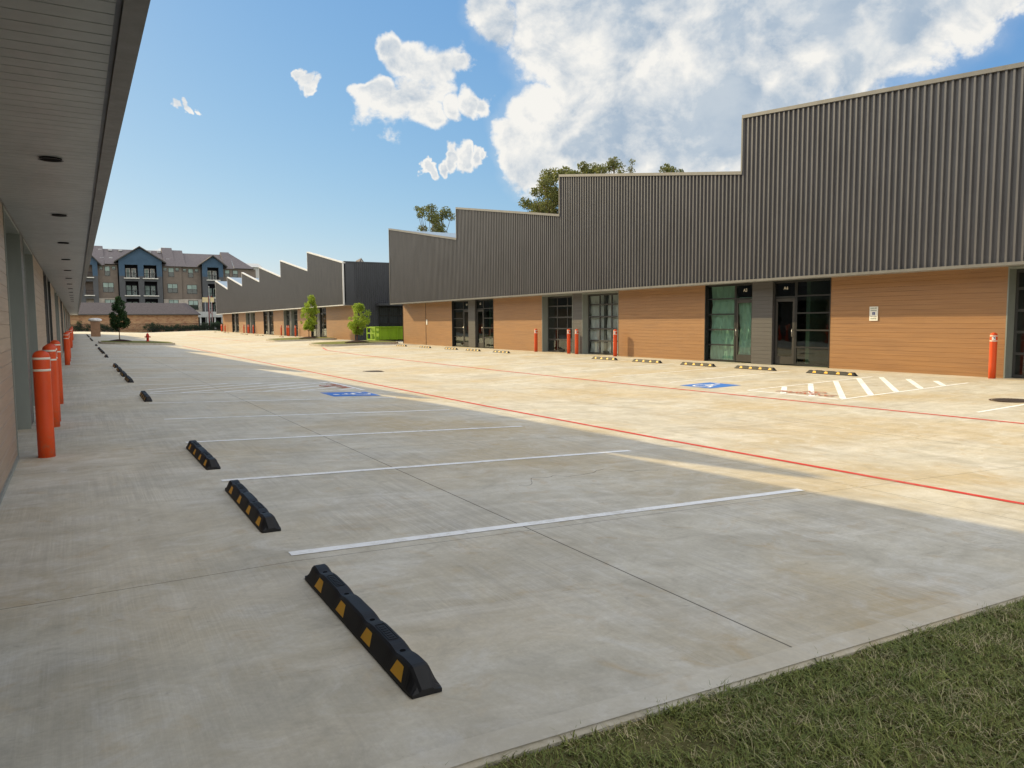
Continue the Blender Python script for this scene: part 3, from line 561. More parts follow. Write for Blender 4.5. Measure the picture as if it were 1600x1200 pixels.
def storefront(B, c, numbers=(None, None), fine=True):
    z = [-.06, .60, 1.22, 1.84, 2.46, ZS-.04]
    y_ = lambda s, a: c+s*a
    for s, num in ((-1, numbers[0]), (1, numbers[1])):
        a, b = sorted((y_(s, 1.45), y_(s, 2.98))); w = glazing(B, -.12, a, b, z, 1, 0, .055, 'window', 'glass', 'frame')
        a, b = sorted((y_(s, .49), y_(s, 1.45)))
        mb = MB()      # door frame, transom
        for (q0, q1, z0, z1) in ((a, a+.05, -.06, ZS-.04), (b-.05, b, -.06, ZS-.04), (a+.05, b-.05, 2.40, 2.47), (a+.05, b-.05, ZS-.10, ZS-.04)): B.box(mb, -.115, -.18, q0, q1, z0, z1)
        df = mb.build('door_surround', MT['frame'], B.t)
        g = MB(); g.quad(*[(B.X(-.15), y, zz+B.zb) for y, zz in ((a+.04, 2.46), (b-.04, 2.46), (b-.04, ZS-.09), (a+.04, ZS-.09))]); g.build('pane', MT['glass'], df, fix=False)
        if num:
            x = B.X(-.145); m = frame_mat((x, (a+b)/2, 2.76+B.zb), (0, -B.sg, 0), (0, 0, 1)); text_mesh(num, .17, 'unit_number', MT['white'], m, df, .001)
        mb = MB(); 
        for (q0, q1, z0, z1) in ((a+.055, a+.14, -.04, 2.39), (b-.14, b-.055, -.04, 2.39), (a+.14, b-.14, 2.27, 2.39), (a+.14, b-.14, -.04, .24)): B.box(mb, -.125, -.165, q0, q1, z0, z1)
        dr = mb.build('door', MT['doorframe'], B.t)
        g = MB(); g.quad(*[(B.X(-.145), y, zz+B.zb) for y, zz in ((a+.13, .23), (b-.13, .23), (b-.13, 2.28), (a+.13, 2.28))]); g.build('pane', MT['glass'], dr, fix=False)
        yh = (a+.11) if s < 0 else (b-.11); h = MB(); 
        if s < 0: yh = b-.10 if False else a+.10
        o = -.08; h.tube((B.X(-.12), yh, 1.0+B.zb), (B.X(-.05), yh, 1.0+B.zb), .012, .012); h.tube((B.X(-.05), yh, .99+B.zb), (B.X(-.05), yh, 1.27+B.zb), .013, .013); h.tube((B.X(-.12), yh, 1.26+B.zb), (B.X(-.05), yh, 1.26+B.zb), .012, .012)
        h.build('handle', MT['steel'], dr, smooth=True)
    mb = MB(); siding_profile(mb, B, c-.49, c+.49); mb.build('grey_pier', MT['greysiding'], B.t, fix=False)
    jambs_mb = MB()
    for q in (c-2.98, c+2.98): B.box(jambs_mb, .008, -.2, q-.02, q+.02, -.2, ZS-.03)
    B.box(jambs_mb, .006, -.2, c-2.96, c+2.96, ZS-.04, ZS-.022)
    jambs_mb.build('dark_jamb', MT['frame'], B.t)
def garages(B, c):
    for s in (-1, 1):
        a, b = sorted((c+s*.43, c+s*3.42)); jambs(B, a, b, .35)
        f = glazing(B, -.36, a+.035, b-.035, [-.08, .6, 1.21, 1.82, 2.43, ZS-.1], 3, 0, .075, 'garage_door', 'glass2', 'garageframe')
        h = MB(); y = c+s*2.0; B.box(h, -.33, -.36, y-.22, y+.22, -.02, .10); h.build('handle', MT['frame'], f)
    mb = MB(); siding_profile(mb, B, c-.43, c+.43); mb.build('grey_pier', MT['greysiding'], B.t, fix=False)
def rooms(B, y0, y1):
    mb = MB(); x0, x1 = B.X(-.17), B.X(-9); zb = B.zb
    mb.box(B.X(-9), B.X(-9.1), y0+.1, y1-.1, -.1+zb, 3.3+zb)
    mb.box(B.X(-.4), B.X(-9), y0+.1, y1-.1, -.3+zb, -.085+zb); mb.box(B.X(-.165), B.X(-9), y0+.1, y1-.1, 3.2+zb, 3.3+zb)
    y = y0+6
    for k in range(int((y1-y0)/6)): mb.box(B.X(-.42), B.X(-9), y-.08, y+.08, -.08+zb, 3.2+zb); y += 6.05
    mb.build('interior_shell', MT['inner'], B.t)

def front_run(B, centers, y0, y1, kinds):
    cur = y0
    for c, k, nums in zip(centers, kinds, [NUMS.get(round(c, 1)) or (None, None) for c in centers]):
        h = 2.98 if k == 's' else 3.42
        if c+h > y1: break
        if c-h > cur+.05: wall_seg(B, cur, c-h)
        if k == 's': storefront(B, c, nums)
        else: garages(B, c)
        cur = c+h
    if cur < y1-.05: wall_seg(B, cur, y1)
NUMS = {44.1: ('A2', 'A1'), 19.9: ('A4', 'A3')}
# --- near right building
t = thing('warehouse_building', 'near right building with brown wooden walls under a tall dark ribbed saw-tooth metal band', 'building', (22.6, 27, 0))
BR = Bld(t, 22.6, 1, -6., 56.2, [(-6, 6.6, 20.09, 9.05), (20.09, 7.02, 32.2, 8.97), (32.2, 6.98, 44.17, 8.93), (44.17, 6.95, 56.2, 8.9)], 17, 0.)
shell(BR, ribs=False, flat_from=44); front_run(BR, [-4.3+0*1, 7.8, 19.9, 32.05, 44.12], -6, 56.2, 'sgsgs') if False else front_run(BR, [7.8, 19.9, 32.05, 44.12], -6, 56.2, 'gsgs')
rooms(BR, -6, 56.2)
mb = MB(); mb.box(22.6, 39.6, 56.05, 56.19, -.25, 6.5); mb.box(21.7, 22.6, 56.0, 56.15, 3.1, 8.6); mb.box(39.45, 39.6, -6, 56.05, -.25, 6.45); mb.box(22.6, 39.45, -6, -5.86, -.25, 6.45); mb.build('end_wall', MT['clad_shade'], t)
mb = MB(); mb.box(22.585, 22.61, 51.58, 51.62, -.09, 3.03); mb.build('control_joint', MT['frame'], t)
# --- far right building
t2 = thing('warehouse_building', 'far right building with six saw-tooth peaks and pale coping beyond the green dumpster', 'building', (22.6, 104, .2))
c2 = [80.3, 92.4, 104.5, 116.6, 128.8]
pk = [68.2, 80.3, 92.4, 104.5, 116.6, 128.9, 141.0]
BF = Bld(t2, 22.6, 1, 68.2, 141.0, [(a, 6.95, c, 8.9) for a, c in zip(pk, pk[1:])], 17, .2)
shell(BF, ribs=False, flat_from=116); front_run(BF, c2, 68.2, 141.0, 'sgsgs')
rooms(BF, 68.2, 141)
mb = MB(); yv = 68.2
n = 85; prof = []
for k in range(n):
    x = 22.62+k*.2; prof += [(x, yv-.0), (x+.10, yv-.0), (x+.125, yv-.045), (x+.175, yv-.045)]
prof.append((22.62+n*.2, yv))
for i, (x, y) in enumerate(prof):
    mb.v += [(x, y, -.15), (x, y, 7.2)]
    if i: mb.f.append((2*i-2, 2*i, 2*i+1, 2*i-1))
i = len(mb.v); mb.quad((21.62, yv-.0, ZS+.2), (22.62, yv-.0, ZS+.2), (22.62, yv-.0, 7.2), (21.62, yv-.0, 7.2))
mb.build('end_cladding', MT['clad_shade'], t2, fix=False)
mb = MB(); mb.box(21.7, 39.6, yv-.06, yv+.2, 7.2, 7.3); mb.box(22.6, 39.5, 140.8, 140.95, -.1, 6.6); mb.box(39.45, 39.6, yv+.2, 140.8, -.1, 6.6); mb.build('end_coping', MT['clad_shade'], t2)
P0 = atY(588, 478, yv-.1); mb = MB(); mb.box(24.7, 33, yv-1.0, yv-.05, 3.2, 3.42); mb.build('awning', MT['clad_shade'], t2)
mb = MB(); x0 = 25.0
xs = [25.0, 26.0, 27.0, 28.0, 29.0]; 
for x in xs: mb.box(x-.05, x+.05, yv-.12, yv-.06, 0, 3.1)
for z in (.02, .75, 1.5, 2.27, 3.05): mb.box(25.05, 28.95, yv-.115, yv-.065, z-.045, z+.045)
f = mb.build('garage_door', MT['frame'], t2); g = MB(); g.quad((25, yv-.09, 0), (29, yv-.09, 0), (29, yv-.09, 3.1), (25, yv-.09, 3.1)); g.build('pane', MT['glass2'], f, fix=False)
# --- left building (the camera stands under its overhang)
t3 = thing('warehouse_building', 'left building with a low grey ribbed soffit over its wooden wall, nearest the camera', 'building', (-.68, 60, 0))
lb = [(-9., 7.3, 14., 8.85), (14., 8.85, 18.2, 8.15), (18.2, 8.15, 21.9, 6.98), (21.9, 9.0, 26.5, 8.62), (26.5, 8.62, 30., 8.15), (30., 8.15, 32.3, 7.1), (32.3, 8.8, 43.9, 6.95), (43.9, 8.85, 65.5, 6.95), (65.5, 8.85, 80.5, 6.95), (80.5, 8.85, 95, 6.95), (95, 8.85, 110, 6.95), (110, 8.85, 130, 6.95)]
BL = Bld(t3, -.68, -1, -9., 130., lb, 17, 0.)
# the left band stands .05 further out so that its soffit edge lines up
def left_shell():
    shell(BL, ribs=True)
left_shell()
cl = [2.0, 14.1, 26.2, 38.3, 50.4, 62.6, 74.7, 86.8, 98.9, 111.0, 123.0]
front_run(BL, cl, -9., 130., 'sgsgsgsgsgs'); rooms(BL, -9, 130)
mb = MB(); mb.box(-.68, -17.7, 129.8, 129.95, -.2, 6.45); mb.box(-.68, -17.7, -8.95, -8.8, -.2, 6.45); mb.box(-17.55, -17.7, -8.8, 129.8, -.2, 6.45); mb.build('end_wall', MT['clad_shade'], t3)
mb = MB(); mb.box(BL.X(.905), BL.X(1.0), -9, 130, ZS-.004, ZS+.0); mb.build('fascia_strip', MT['fascia'], t3)
for k in range(14):
    y = 3.87+k*3.86; mb = MB(); mb.lathe((-.12, y, ZS-.035), [(.085, .0), (.085, .014)], 24); o = mb.build('recessed_light', MT['hole'], t3)
    mb = MB(); n = 24
    for j in range(n):
        a0, a1 = 2*math.pi*j/n, 2*math.pi*(j+1)/n; mb.quad(*[(-.12+q*math.cos(a), y+q*math.sin(a), ZS-.036) for q, a in ((.085, a0), (.098, a0), (.098, a1), (.085, a1))])
    mb.build('light_rim', MT['frame'], o, fix=False)
# pale angle trim where wall and soffit meet
mb = MB(); BL.box(mb, .012, .0, -9, 130, ZS-.05, ZS-.028); mb.build('wall_top_trim', MT['trim'], t3)
mb = MB(); BL.box(mb, .02, .0, -9, 10.6, -.02, .045); mb.build('wall_base_trim', MT['jamb'], t3)

# ------------------------------------------------------------------ plastic film behind the glazing
def film(label, y0, y1, z0, z1, x, seed):
    ny, nz = 46, 60; mb = MB(); r = random.Random(seed); ph = [r.uniform(0, 6) for _ in range(8)]
    for j in range(nz+1):
        for i in range(ny+1):
            u = i/ny; v = j/nz; y = y0+(y1-y0)*u; z = z0+(z1-z0)*v
            d = .035*math.sin(u*23+v*9+ph[0]+2*math.sin(v*5+ph[1]))+.02*math.sin(u*47-v*17+ph[2])+.03*math.sin(v*8+u*5+ph[3])+.015*math.sin(u*80+v*30+ph[4])*math.sin(v*7)
            mb.v.append((x+.12+d, y, z))
    mb.f = [(j*(ny+1)+i, j*(ny+1)+i+1, (j+1)*(ny+1)+i+1, (j+1)*(ny+1)+i) for j in range(nz) for i in range(ny)]
    o = mb.build('plastic_sheet', MT['sheet'], smooth=True, fix=False); tag(o, label, 'plastic sheet', 'plastic sheets hung behind the glazing'); return o
film('crumpled clear plastic sheet hung behind the window left of door A3', 21.35, 22.8, -.02, 3.0, 22.78, 3)
film('clear plastic sheet hanging behind the glass of door A3', 20.45, 21.28, -.02, 2.5, 22.78, 5)
film('pale plastic sheet filling the right hand garage door of the middle pair', 28.7, 31.6, -.04, 2.95, 23.0, 8)

# ------------------------------------------------------------------ access sign
t = thing('parking_sign', 'small white reserved parking sign with blue wheelchair symbol on the wooden wall', 'sign', (22.59, 15.26, 1.78))
mb = MB(); mb.box(22.575, 22.585, 15.11, 15.41, 1.55, 2.01); mb.build('panel', MT['white'], t)
def sign_text(s, size, z, mat): text_mesh(s, size, 'lettering', MT[mat], frame_mat((22.573, 15.26, z), (0, -1, 0), (0, 0, 1)), t, .0006)
sign_text('RESERVED', .052, 1.955, 'green_txt'); sign_text('PARKING', .052, 1.885, 'green_txt'); sign_text('VAN ACCESSIBLE', .03, 1.68, 'black_txt'); sign_text('VIOLATORS SUBJECT\nTO FINE AND TOWING', .022, 1.615, 'green_txt')
mb = MB(); mb.box(22.571, 22.574, 15.215, 15.305, 1.735, 1.83); sq = mb.build('symbol', MT['blue'], t)
mb = MB()
def sp(u, v): return (22.569, 15.305-.09*u, 1.735+.095*v)
def seg(a, c, w=.09):
    A, C = Vector(sp(*a)), Vector(sp(*c)); d = (C-A).normalized(); p = Vector((0, -d.z, d.y))*w*.045; mb.quad(A-p, C-p, C+p, A+p)
pts = [(.42, .72), (.44, .42), (.68, .42), (.78, .15)]
for a, c in zip(pts, pts[1:]): seg(a, c)
arc = [(.45+.24*math.cos(q), .32+.24*math.sin(q)) for q in [math.radians(d) for d in range(110, 380, 30)]]
for a, c in zip(arc, arc[1:]): seg(a, c)
mb.poly([sp(.42+.08*math.cos(q), .84+.08*math.sin(q)) for q in [2*math.pi*k/8 for k in range(8)]]); mb.build('wheelchair_figure', MT['white'], sq, fix=False)
# small white sticker near the joint in the far siding
mb = MB(); mb.box(22.575, 22.59, 51.3, 51.5, 1.42, 1.80); tag(mb.build('wall_notice', MT['white']), 'tiny white notice taped to the wooden wall beside its vertical joint', 'notice')

# ------------------------------------------------------------------ bollards
def make_bollard():
    t = thing('bollard', '', 'bollard'); r = .092; H = 1.33
    mb = MB(); prof = [(r, 0)]+[(r, z) for z in (.4, .8, 1.1, 1.235)]+[(r*.985, 1.25)]+[(r*math.cos(a), 1.25+.075*math.sin(a)) for a in [math.radians(q) for q in (15, 30, 45, 60, 75, 86)]]
    mb.lathe((0, 0, -.03), prof, 32); mb.build('sleeve', MT['orange'], t, smooth=True)
    for z in (1.045, 1.185): m2 = MB(); m2.lathe((0, 0, z), [(r*.9, -.001), (r+.0022, 0), (r+.0022, .026), (r*.9, .027)], 32); m2.build('tape_band', MT['band'], t, smooth=True)
    m2 = MB(); n = 8
    for k in range(n):
        a0 = math.radians(-28+56*k/n); a1 = math.radians(-28+56*(k+1)/n); q = r+.0025
        m2.quad((q*math.cos(a0), q*math.sin(a0), 1.085), (q*math.cos(a1), q*math.sin(a1), 1.085), (q*math.cos(a1), q*math.sin(a1), 1.175), (q*math.cos(a0), q*math.sin(a0), 1.175))
    st = m2.build('sticker', MT['white'], t, fix=False)
    m2 = MB(); q = r+.006; m2.poly([(q*math.cos(a), q*math.sin(a), z) for a, z in ((-.12, 1.165), (.34, 1.165), (.34, 1.10))]); m2.build('printed_mark', MT['blue'], st, fix=False)
    return t
bol = make_bollard(); first = [True]
def put_bollard(x, y, label, rot, group):
    o = bol if first[0] else copy_tree(bol); first[0] = False
    o.location = (x, y, zg(x, y)+(.0 if x < 5 else .0)); o.rotation_euler = (0, 0, rot); o['label'] = label; o['group'] = group; o['category'] = 'bollard'
GL = 'orange bollards along the left building'; GR = 'orange bollards along the near right building'; GF = 'orange bollards along the far right building'
lab = ['nearest orange bollard at the left wall, largest of all', 'orange bollard directly behind the nearest one at the left wall', 'third orange bollard in the left row, mostly hidden by the second', 'fourth orange bollard in the left row, hidden behind the three in front']
for i, y in enumerate((10.62, 13.72, 14.45, 17.68)): put_bollard(-.38, y, ['nearest orange bollard at the left wall, largest of all', 'orange bollard directly behind the nearest one at the left wall', 'orange bollard close behind the second in the left row, nearly all hidden', 'orange bollard at the back of the first cluster of four on the left'][i], 0.3, GL)
for i, y in enumerate((34.6, 37.9, 38.7, 42.0)): put_bollard(-.36, y, ['front orange bollard of the second cluster along the left wall', 'second orange bollard of the middle left cluster, half hidden by its front one', 'third orange bollard of the middle left cluster, mostly hidden', 'last orange bollard of the middle left cluster'][i], .3, GL)
for i, y in enumerate((59.3, 62.2, 63.0, 66.1)): put_bollard(-.36, y, 'small orange bollard of the farther cluster on the left, below the soffit end', .3, GL)
for i, y in enumerate((83.4, 86.4, 87.2, 90.2)): put_bollard(-.36, y, 'tiny orange bollard of the farthest cluster on the left', .3, GL)
for (px, lb_, y) in ((0, 'orange bollard at the right end of the wooden wall with the parking sign', 11.36), (0, 'orange bollard right of the garage door filled with pale plastic', 28.45), (0, 'right bollard of the close orange pair between two garage doors', 31.64), (0, 'left bollard of the close orange pair between two garage doors', 32.36), (0, 'orange bollard on the left of the garage pair, before the wooden wall', 35.6)):
    put_bollard(22.27, y, lb_, math.pi+.5, GR)
for i, c in enumerate((92.4, 116.6, 140.4)):
    for j, dy in enumerate((-3.55, -.38, .38, 3.5)):
        if i == 2 and j > 2: continue
        put_bollard(22.27, c+dy, ['small red-orange bollard of the cluster between the two young trees\' building bays, far right building', 'tiny orange bollard of the middle cluster along the far right building', 'tiny orange bollard at the far left corner of the far right building'][i], math.pi, GF)

# ------------------------------------------------------------------ wheel stops
def make_stop():
    t = thing('wheel_stop', '', 'wheel stop'); L = 1.76; n = 88; mb = MB()
    holes = [-.60, -.185, .24, .665]
    def hz(y):
        h = .104-.012*max(0., math.cos((y)/.44*2*math.pi+math.pi)*0)
        for q in holes: h -= .013*math.exp(-((y-q)/.055)**2)
        return h
    ring = 8; idx = []
    ys = [-L/2+L*k/n for k in range(n+1)]
    for k, y in enumerate(ys):
        e = min(1, (L/2-abs(y))/.085); z = .03+(hz(y)-.03)*e if e < 1 else hz(y)
        wb = .077; wt = .038*(.8+.2*e); wbb = wb*(1-.10*(1-e)**2)
        pr = [(-wbb, 0), (-wbb, .016), (-wt-.006-(wb-wt)*0*(1-e), max(.017, z-.010)), (-wt+.006, z), (wt-.006, z), (wt+.006, max(.017, z-.010)), (wbb, .016), (wbb, 0)]
        mb.v += [(x, y, q) for x, q in pr]
    for k in range(n): mb.f += [(k*8+j, k*8+j+1, (k+1)*8+j+1, (k+1)*8+j) for j in range(7)]
    mb.f += [tuple(range(8)), tuple(range(n*8, n*8+8))[::-1]]
    body = mb.build('rubber_body', MT['rubber'], t)
    mb = MB()
    for q in holes:
        m2 = MB(); z = hz(q); m2.lathe((0, q, z-.004), [(.014, 0), (.014, .0055), (.012, .006)], 16); m2.build('bolt_hole', MT['hole'], t)
    # recessed name plates on top, as raised bars round a blank panel
    for q in (-.39, .45):
        mb = MB(); z = hz(q)+.0005; mb.box(-.024, -.021, q-.10, q+.10, z, z+.003); mb.box(.021, .024, q-.10, q+.10, z, z+.003); mb.box(-.021, .021, q-.10, q-.097, z, z+.003); mb.box(-.021, .021, q+.097, q+.10, z, z+.003)
        for k in range(6): mb.box(-.014, .012, q-.075+k*.027, q-.062+k*.027, z, z+.0025)
        mb.build('moulded_panel', MT['rubber'], t)
    for s in (-1, 1):
        for q in [h_-.095 for h_ in holes]:
            # trapezoid lying on the sloping flank
            x0, z0, x1, z1 = .077, .016, .042, .094; 
            def F(v, off=.0015): x = x0+(x1-x0)*v; z = z0+(z1-z0)*v; nx, nz = (z1-z0), (x0-x1); l = math.hypot(nx, nz); return (s*(x+nx/l*off), z+nz/l*off)
            a = F(.12); c = F(.84); m2 = MB(); m2.quad((a[0], q-.068, a[1]), (a[0], q+.068, a[1]), (c[0], q+.040, c[1]), (c[0], q-.040, c[1])); m2.build('yellow_reflector', MT['yellow'], t, fix=False)
    return t
stop = make_stop(); f1 = [True]
def put_stop(x, y, label, group, tilt=0, rz=0):
    o = stop if f1[0] else copy_tree(stop); f1[0] = False
    o.location = (x, y, zg(x, y)+.001); o.rotation_euler = (0, 0, rz); o['label'] = label; o['group'] = group; o['category'] = 'wheel stop'
    return o
GSL = 'black and yellow wheel stops along the left row'; GSR = 'black and yellow wheel stops along the right row'
LST = [(3.74, 'nearest black rubber wheel stop with four yellow reflectors, in the foreground'), (6.68, 'second black wheel stop from the camera, touching a white line end'), (9.55, 'third black wheel stop from the camera in the left row'), (17.95, 'lone wheel stop just before the hatched bay on the left'),
       (23.85, 'first of four wheel stops in a row beyond the hatched bay'), (26.5, 'second of four wheel stops beyond the hatched bay'), (29.1, 'third of four wheel stops beyond the hatched bay'), (32.0, 'last of four wheel stops beyond the hatched bay'),
       (42.0, 'single small wheel stop with a gap before and behind it in the left row')]
for y, l in LST: put_stop(1.235, y, l, GSL, rz=random.uniform(-.012, .012))
for y in (47.6, 50.4, 53.2, 56.0): put_stop(1.25, y, 'tiny wheel stop of the merged black row just before the left island', GSL)
for y in (64.0, ): put_stop(1.25, y, 'tiny wheel stop right at the kerb corner of the left island', GSL)
for y in (80, 83, 86, 89): put_stop(1.25, y, 'tiny wheel stop beside the left island', GSL)
for y in (98, 101, 104, 107, 110, 113, 116): put_stop(1.25, y, 'tiny wheel stop of the farthest row near the stone capped pedestal', GSL)
RST = [(14.98, 'wheel stop below the parking sign, right end of the right row'), (18.0, 'wheel stop in front of glass door A4'), (20.75, 'wheel stop in front of glass door A3'), (23.65, 'wheel stop in front of the bare wooden wall, right of the bollard shadow'), (26.5, 'wheel stop in front of the plastic covered garage door')]
for y, l in RST: put_stop(20.15, y, l, GSR)
for y, l in ((35.8, 'small pale wheel stop nearest the garage pair, left of the bollard'), (39.2, 'small wheel stop in front of the first glass doors'), (42.2, 'small wheel stop left of the first glass doors'), (46.2, 'small wheel stop before the wall joint'), (50.4, 'small wheel stop at the corner of the near right building, beside the island kerb')): put_stop(20.15, y, l, GSR)
for y in (87.0, 97.5, 100.5, 107.5, 110.5, 122.0, 125.0, 134.0): put_stop(20.2, y, 'tiny wheel stop along the far right building', GSR)

# ------------------------------------------------------------------ foliage
def leaves(centers, n, size, mat, name, parent, seed, squash=1.0, smin=.6, tilt=1.0):
    r = np.random.default_rng(seed); C = np.array([c[:3] for c in centers]); R = np.array([c[3] for c in centers]); p = R**2; p = p/p.sum()
    k = r.choice(len(C), n, p=p); d = r.normal(size=(n, 3)); d /= np.linalg.norm(d, axis=1)[:, None]; rad = R[k]*(r.random(n)**.45)
    P = C[k]+d*rad[:, None]*np.array([1, 1, squash]); a = r.normal(size=(n, 3)); a /= np.linalg.norm(a, axis=1)[:, None]
    b = np.cross(a, r.normal(size=(n, 3))); b /= np.linalg.norm(b, axis=1)[:, None]; s = size*r.uniform(smin, 1.3, n)[:, None]
    V = np.empty((n, 4, 3)); V[:, 0] = P-a*s; V[:, 1] = P+b*s*.45; V[:, 2] = P+a*s; V[:, 3] = P-b*s*.45
    me = bpy.data.meshes.new(name); V = V.reshape(-1, 3)
    if parent is not None: V = V-np.array(parent_world(parent))
    me.vertices.add(4*n); me.vertices.foreach_set('co', V.reshape(-1)); me.loops.add(4*n); me.loops.foreach_set('vertex_index', np.arange(4*n, dtype=np.int32)); me.polygons.add(n)
    me.polygons.foreach_set('loop_start', np.arange(n, dtype=np.int32)*4); me.update(); me.validate(); me.materials.append(mat)
    o = bpy.data.objects.new(name, me); COL.objects.link(o)
    if parent is not None: o.parent = parent
    return o
def tree(label, base, H, prof, n, leaf, mat, bark, tr, seed, lean=0., clump=.3, group=None, nc=60, gap=0.):
    """prof: list of (height, radius) of the crown outline"""
    r = random.Random(seed); t = thing('tree', label, 'tree', base, group); bx, by, bz = base
    mb = MB(); segs = 8; pts = []
    for k in range(segs+1):
        f = k/segs; pts.append(Vector((bx+lean*f*f+.04*math.sin(5*f+seed)*H*.1, by+.03*math.cos(4*f)*H*.1, bz-.1+f*H*.86)))
    for k in range(segs): mb.tube(pts[k], pts[k+1], tr*(1-.85*k/segs), tr*(1-.85*(k+1)/segs), 8, cap=(k == 0))
    cl = []
    def rad(z):
        if z <= prof[0][0]: return prof[0][1]
        for (a, ra), (c, rc) in zip(prof, prof[1:]):
            if a <= z <= c: return ra+(rc-ra)*(z-a)/(c-a)
        return prof[-1][1]
    for k in range(nc):
        z = prof[0][0]+(prof[-1][0]-prof[0][0])*r.random(); R = rad(z); a = r.uniform(0, 2*math.pi); q = R*math.sqrt(r.uniform(.12, 1))*(1-.12*r.random()); f = min(1, z/(H*.86))
        c = Vector((bx+lean*f*f+q*math.cos(a), by+q*math.sin(a), bz+z)); cl.append((c.x, c.y, c.z, clump*r.uniform(.45, 1.25)))
        if k % 2 == 0:
            z0 = max(prof[0][0]*.8, z-q*1.1); j = min(segs-1, int(z0/(H*.86)*segs)); s0 = pts[j].lerp(pts[j+1], min(1, max(0, z0/(H*.86)*segs-j))); mid = s0.lerp(c, .5)+Vector((0, 0, -.06*q)); w = tr*.28*(1-.5*f)
            mb.tube(s0, mid, w, w*.6, 5, False); mb.tube(mid, c, w*.6, w*.25, 5, False)
    mb.build('trunk', bark, t); leaves(cl, n, leaf, mat, 'crown', t, seed); return t
def island(label, x0, x1, y0, y1, tree_xy):
    cx = (x0+x1)/2; t = thing('planting_island', label, 'kerbed island', (cx, (y0+y1)/2, zg(cx, (y0+y1)/2)), 'kerbed planting islands')
    def outline(ins):
        pts = []; r = max(.3, (y1-y0)/2*.55); xa, xb, ya, yb = x0+ins, x1-ins, y0+ins, y1-ins; r -= ins*.6
        for (cx_, cy_, s) in ((xb-r, ya+r, -90), (xb-r, yb-r, 0), (xa+r, yb-r, 90), (xa+r, ya+r, 180)):
            for k in range(7): a = math.radians(s+15*k); pts.append((cx_+r*math.cos(a), cy_+r*math.sin(a)))
        return pts
    o, i_ = outline(0), outline(.16); n = len(o); mb = MB(); h = .15
    for k in range(n):
        a, c, d, e = o[k], o[(k+1) % n], i_[(k+1) % n], i_[k]; Z = lambda p, q: (p[0], p[1], zg(p[0], p[1])+q)
        a2 = (a[0]*.97+e[0]*.03, a[1]*.97+e[1]*.03); c2_ = (c[0]*.97+d[0]*.03, c[1]*.97+d[1]*.03)
        mb.quad(Z(a, -.02), Z(c, -.02), Z(c2_, h), Z(a2, h)); mb.quad(Z(a2, h), Z(c2_, h), Z(d, h), Z(e, h))
    mb.build('kerb', MT['kerb'], t)
    g = MB(); g.poly([(p[0], p[1], zg(p[0], p[1])+h+.01) for p in i_]); g.build('lawn', MT['lawn'], t)
    mb = MB(); x, y = tree_xy; z = zg(x, y)+h; mb.lathe((x, y, z), [(1.0, 0), (.9, .05), (.55, .12), (.2, .17), (.05, .18)], 20)
    mb.build('mulch_ring', MT['mulch'], t, smooth=True)
island('kerbed grass island with dark mulch in front of the green dumpster', 16.1, 22.5, 55.6, 61.6, (19.3, 57.7))
island('kerbed grass island with mulch before the far right building', 16.2, 22.3, 71.4, 78.0, (19.75, 73.6))
island('shaded kerbed island with mulch and hydrant in the left row', 1.6, 7.3, 68.0, 75.5, (3.2, 73.0))
tree('bushy bright green young tree beside the green dumpster', (19.3, 57.7, zg(19.3, 57.7)+.15), 2.9, [(.75, .3), (1.1, .72), (1.7, .95), (2.25, .85), (2.7, .45), (3.0, .12)], 6500, .065, MT['leaf'], MT['redbark'], .045, 4, lean=.25, clump=.26, nc=64)
tree('taller bright green young tree before the far right building', (19.75, 73.6, zg(19.75, 73.6)+.15), 3.75, [(.95, .35), (1.4, .75), (2.2, .82), (3.0, .72), (3.5, .42), (4.05, .12)], 6000, .075, MT['leaf'], MT['bark'], .05, 9, lean=.3, clump=.28, nc=66)
tree('dark green shaded young tree on the left island', (3.2, 73.0, zg(3.2, 73.0)+.15), 3.55, [(1.1, .35), (1.5, .66), (2.2, .78), (2.8, .66), (3.3, .36), (3.65, .1)], 5200, .085, MT['leaf_shade'], MT['bark'], .045, 14, lean=.15, clump=.26, nc=52)
# fire hydrant
hx, hy = 5.45, 73.6; hz = zg(hx, hy)+.16; t = thing('fire_hydrant', 'red fire hydrant at the back of the shaded left island', 'fire hydrant', (hx, hy, hz))
mb = MB(); mb.lathe((hx, hy, hz), [(.17, 0), (.17, .04), (.11, .05), (.10, .1), (.115, .45), (.14, .46), (.14, .52), (.12, .54)], 20); mb.build('barrel', MT['red'], t)
mb = MB(); mb.lathe((hx, hy, hz+.54), [(.12, 0), (.115, .08), (.08, .14), (.035, .17), (.035, .22), (.02, .22)], 16); mb.build('bonnet', MT['red'], t, smooth=True)
for s in (-1, 1): mb = MB(); mb.tube((hx+s*.1, hy, hz+.4), (hx+s*.2, hy, hz+.4), .055, .055, 12); mb.tube((hx+s*.2, hy, hz+.4), (hx+s*.235, hy, hz+.4), .068, .06, 8); mb.build('nozzle_cap', MT['red'], t)
mb = MB(); mb.tube((hx, hy-.1, hz+.36), (hx, hy-.2, hz+.36), .075, .075, 12); mb.tube((hx, hy-.2, hz+.36), (hx, hy-.25, hz+.36), .09, .08, 8); mb.build('pumper_cap', MT['red'], t)
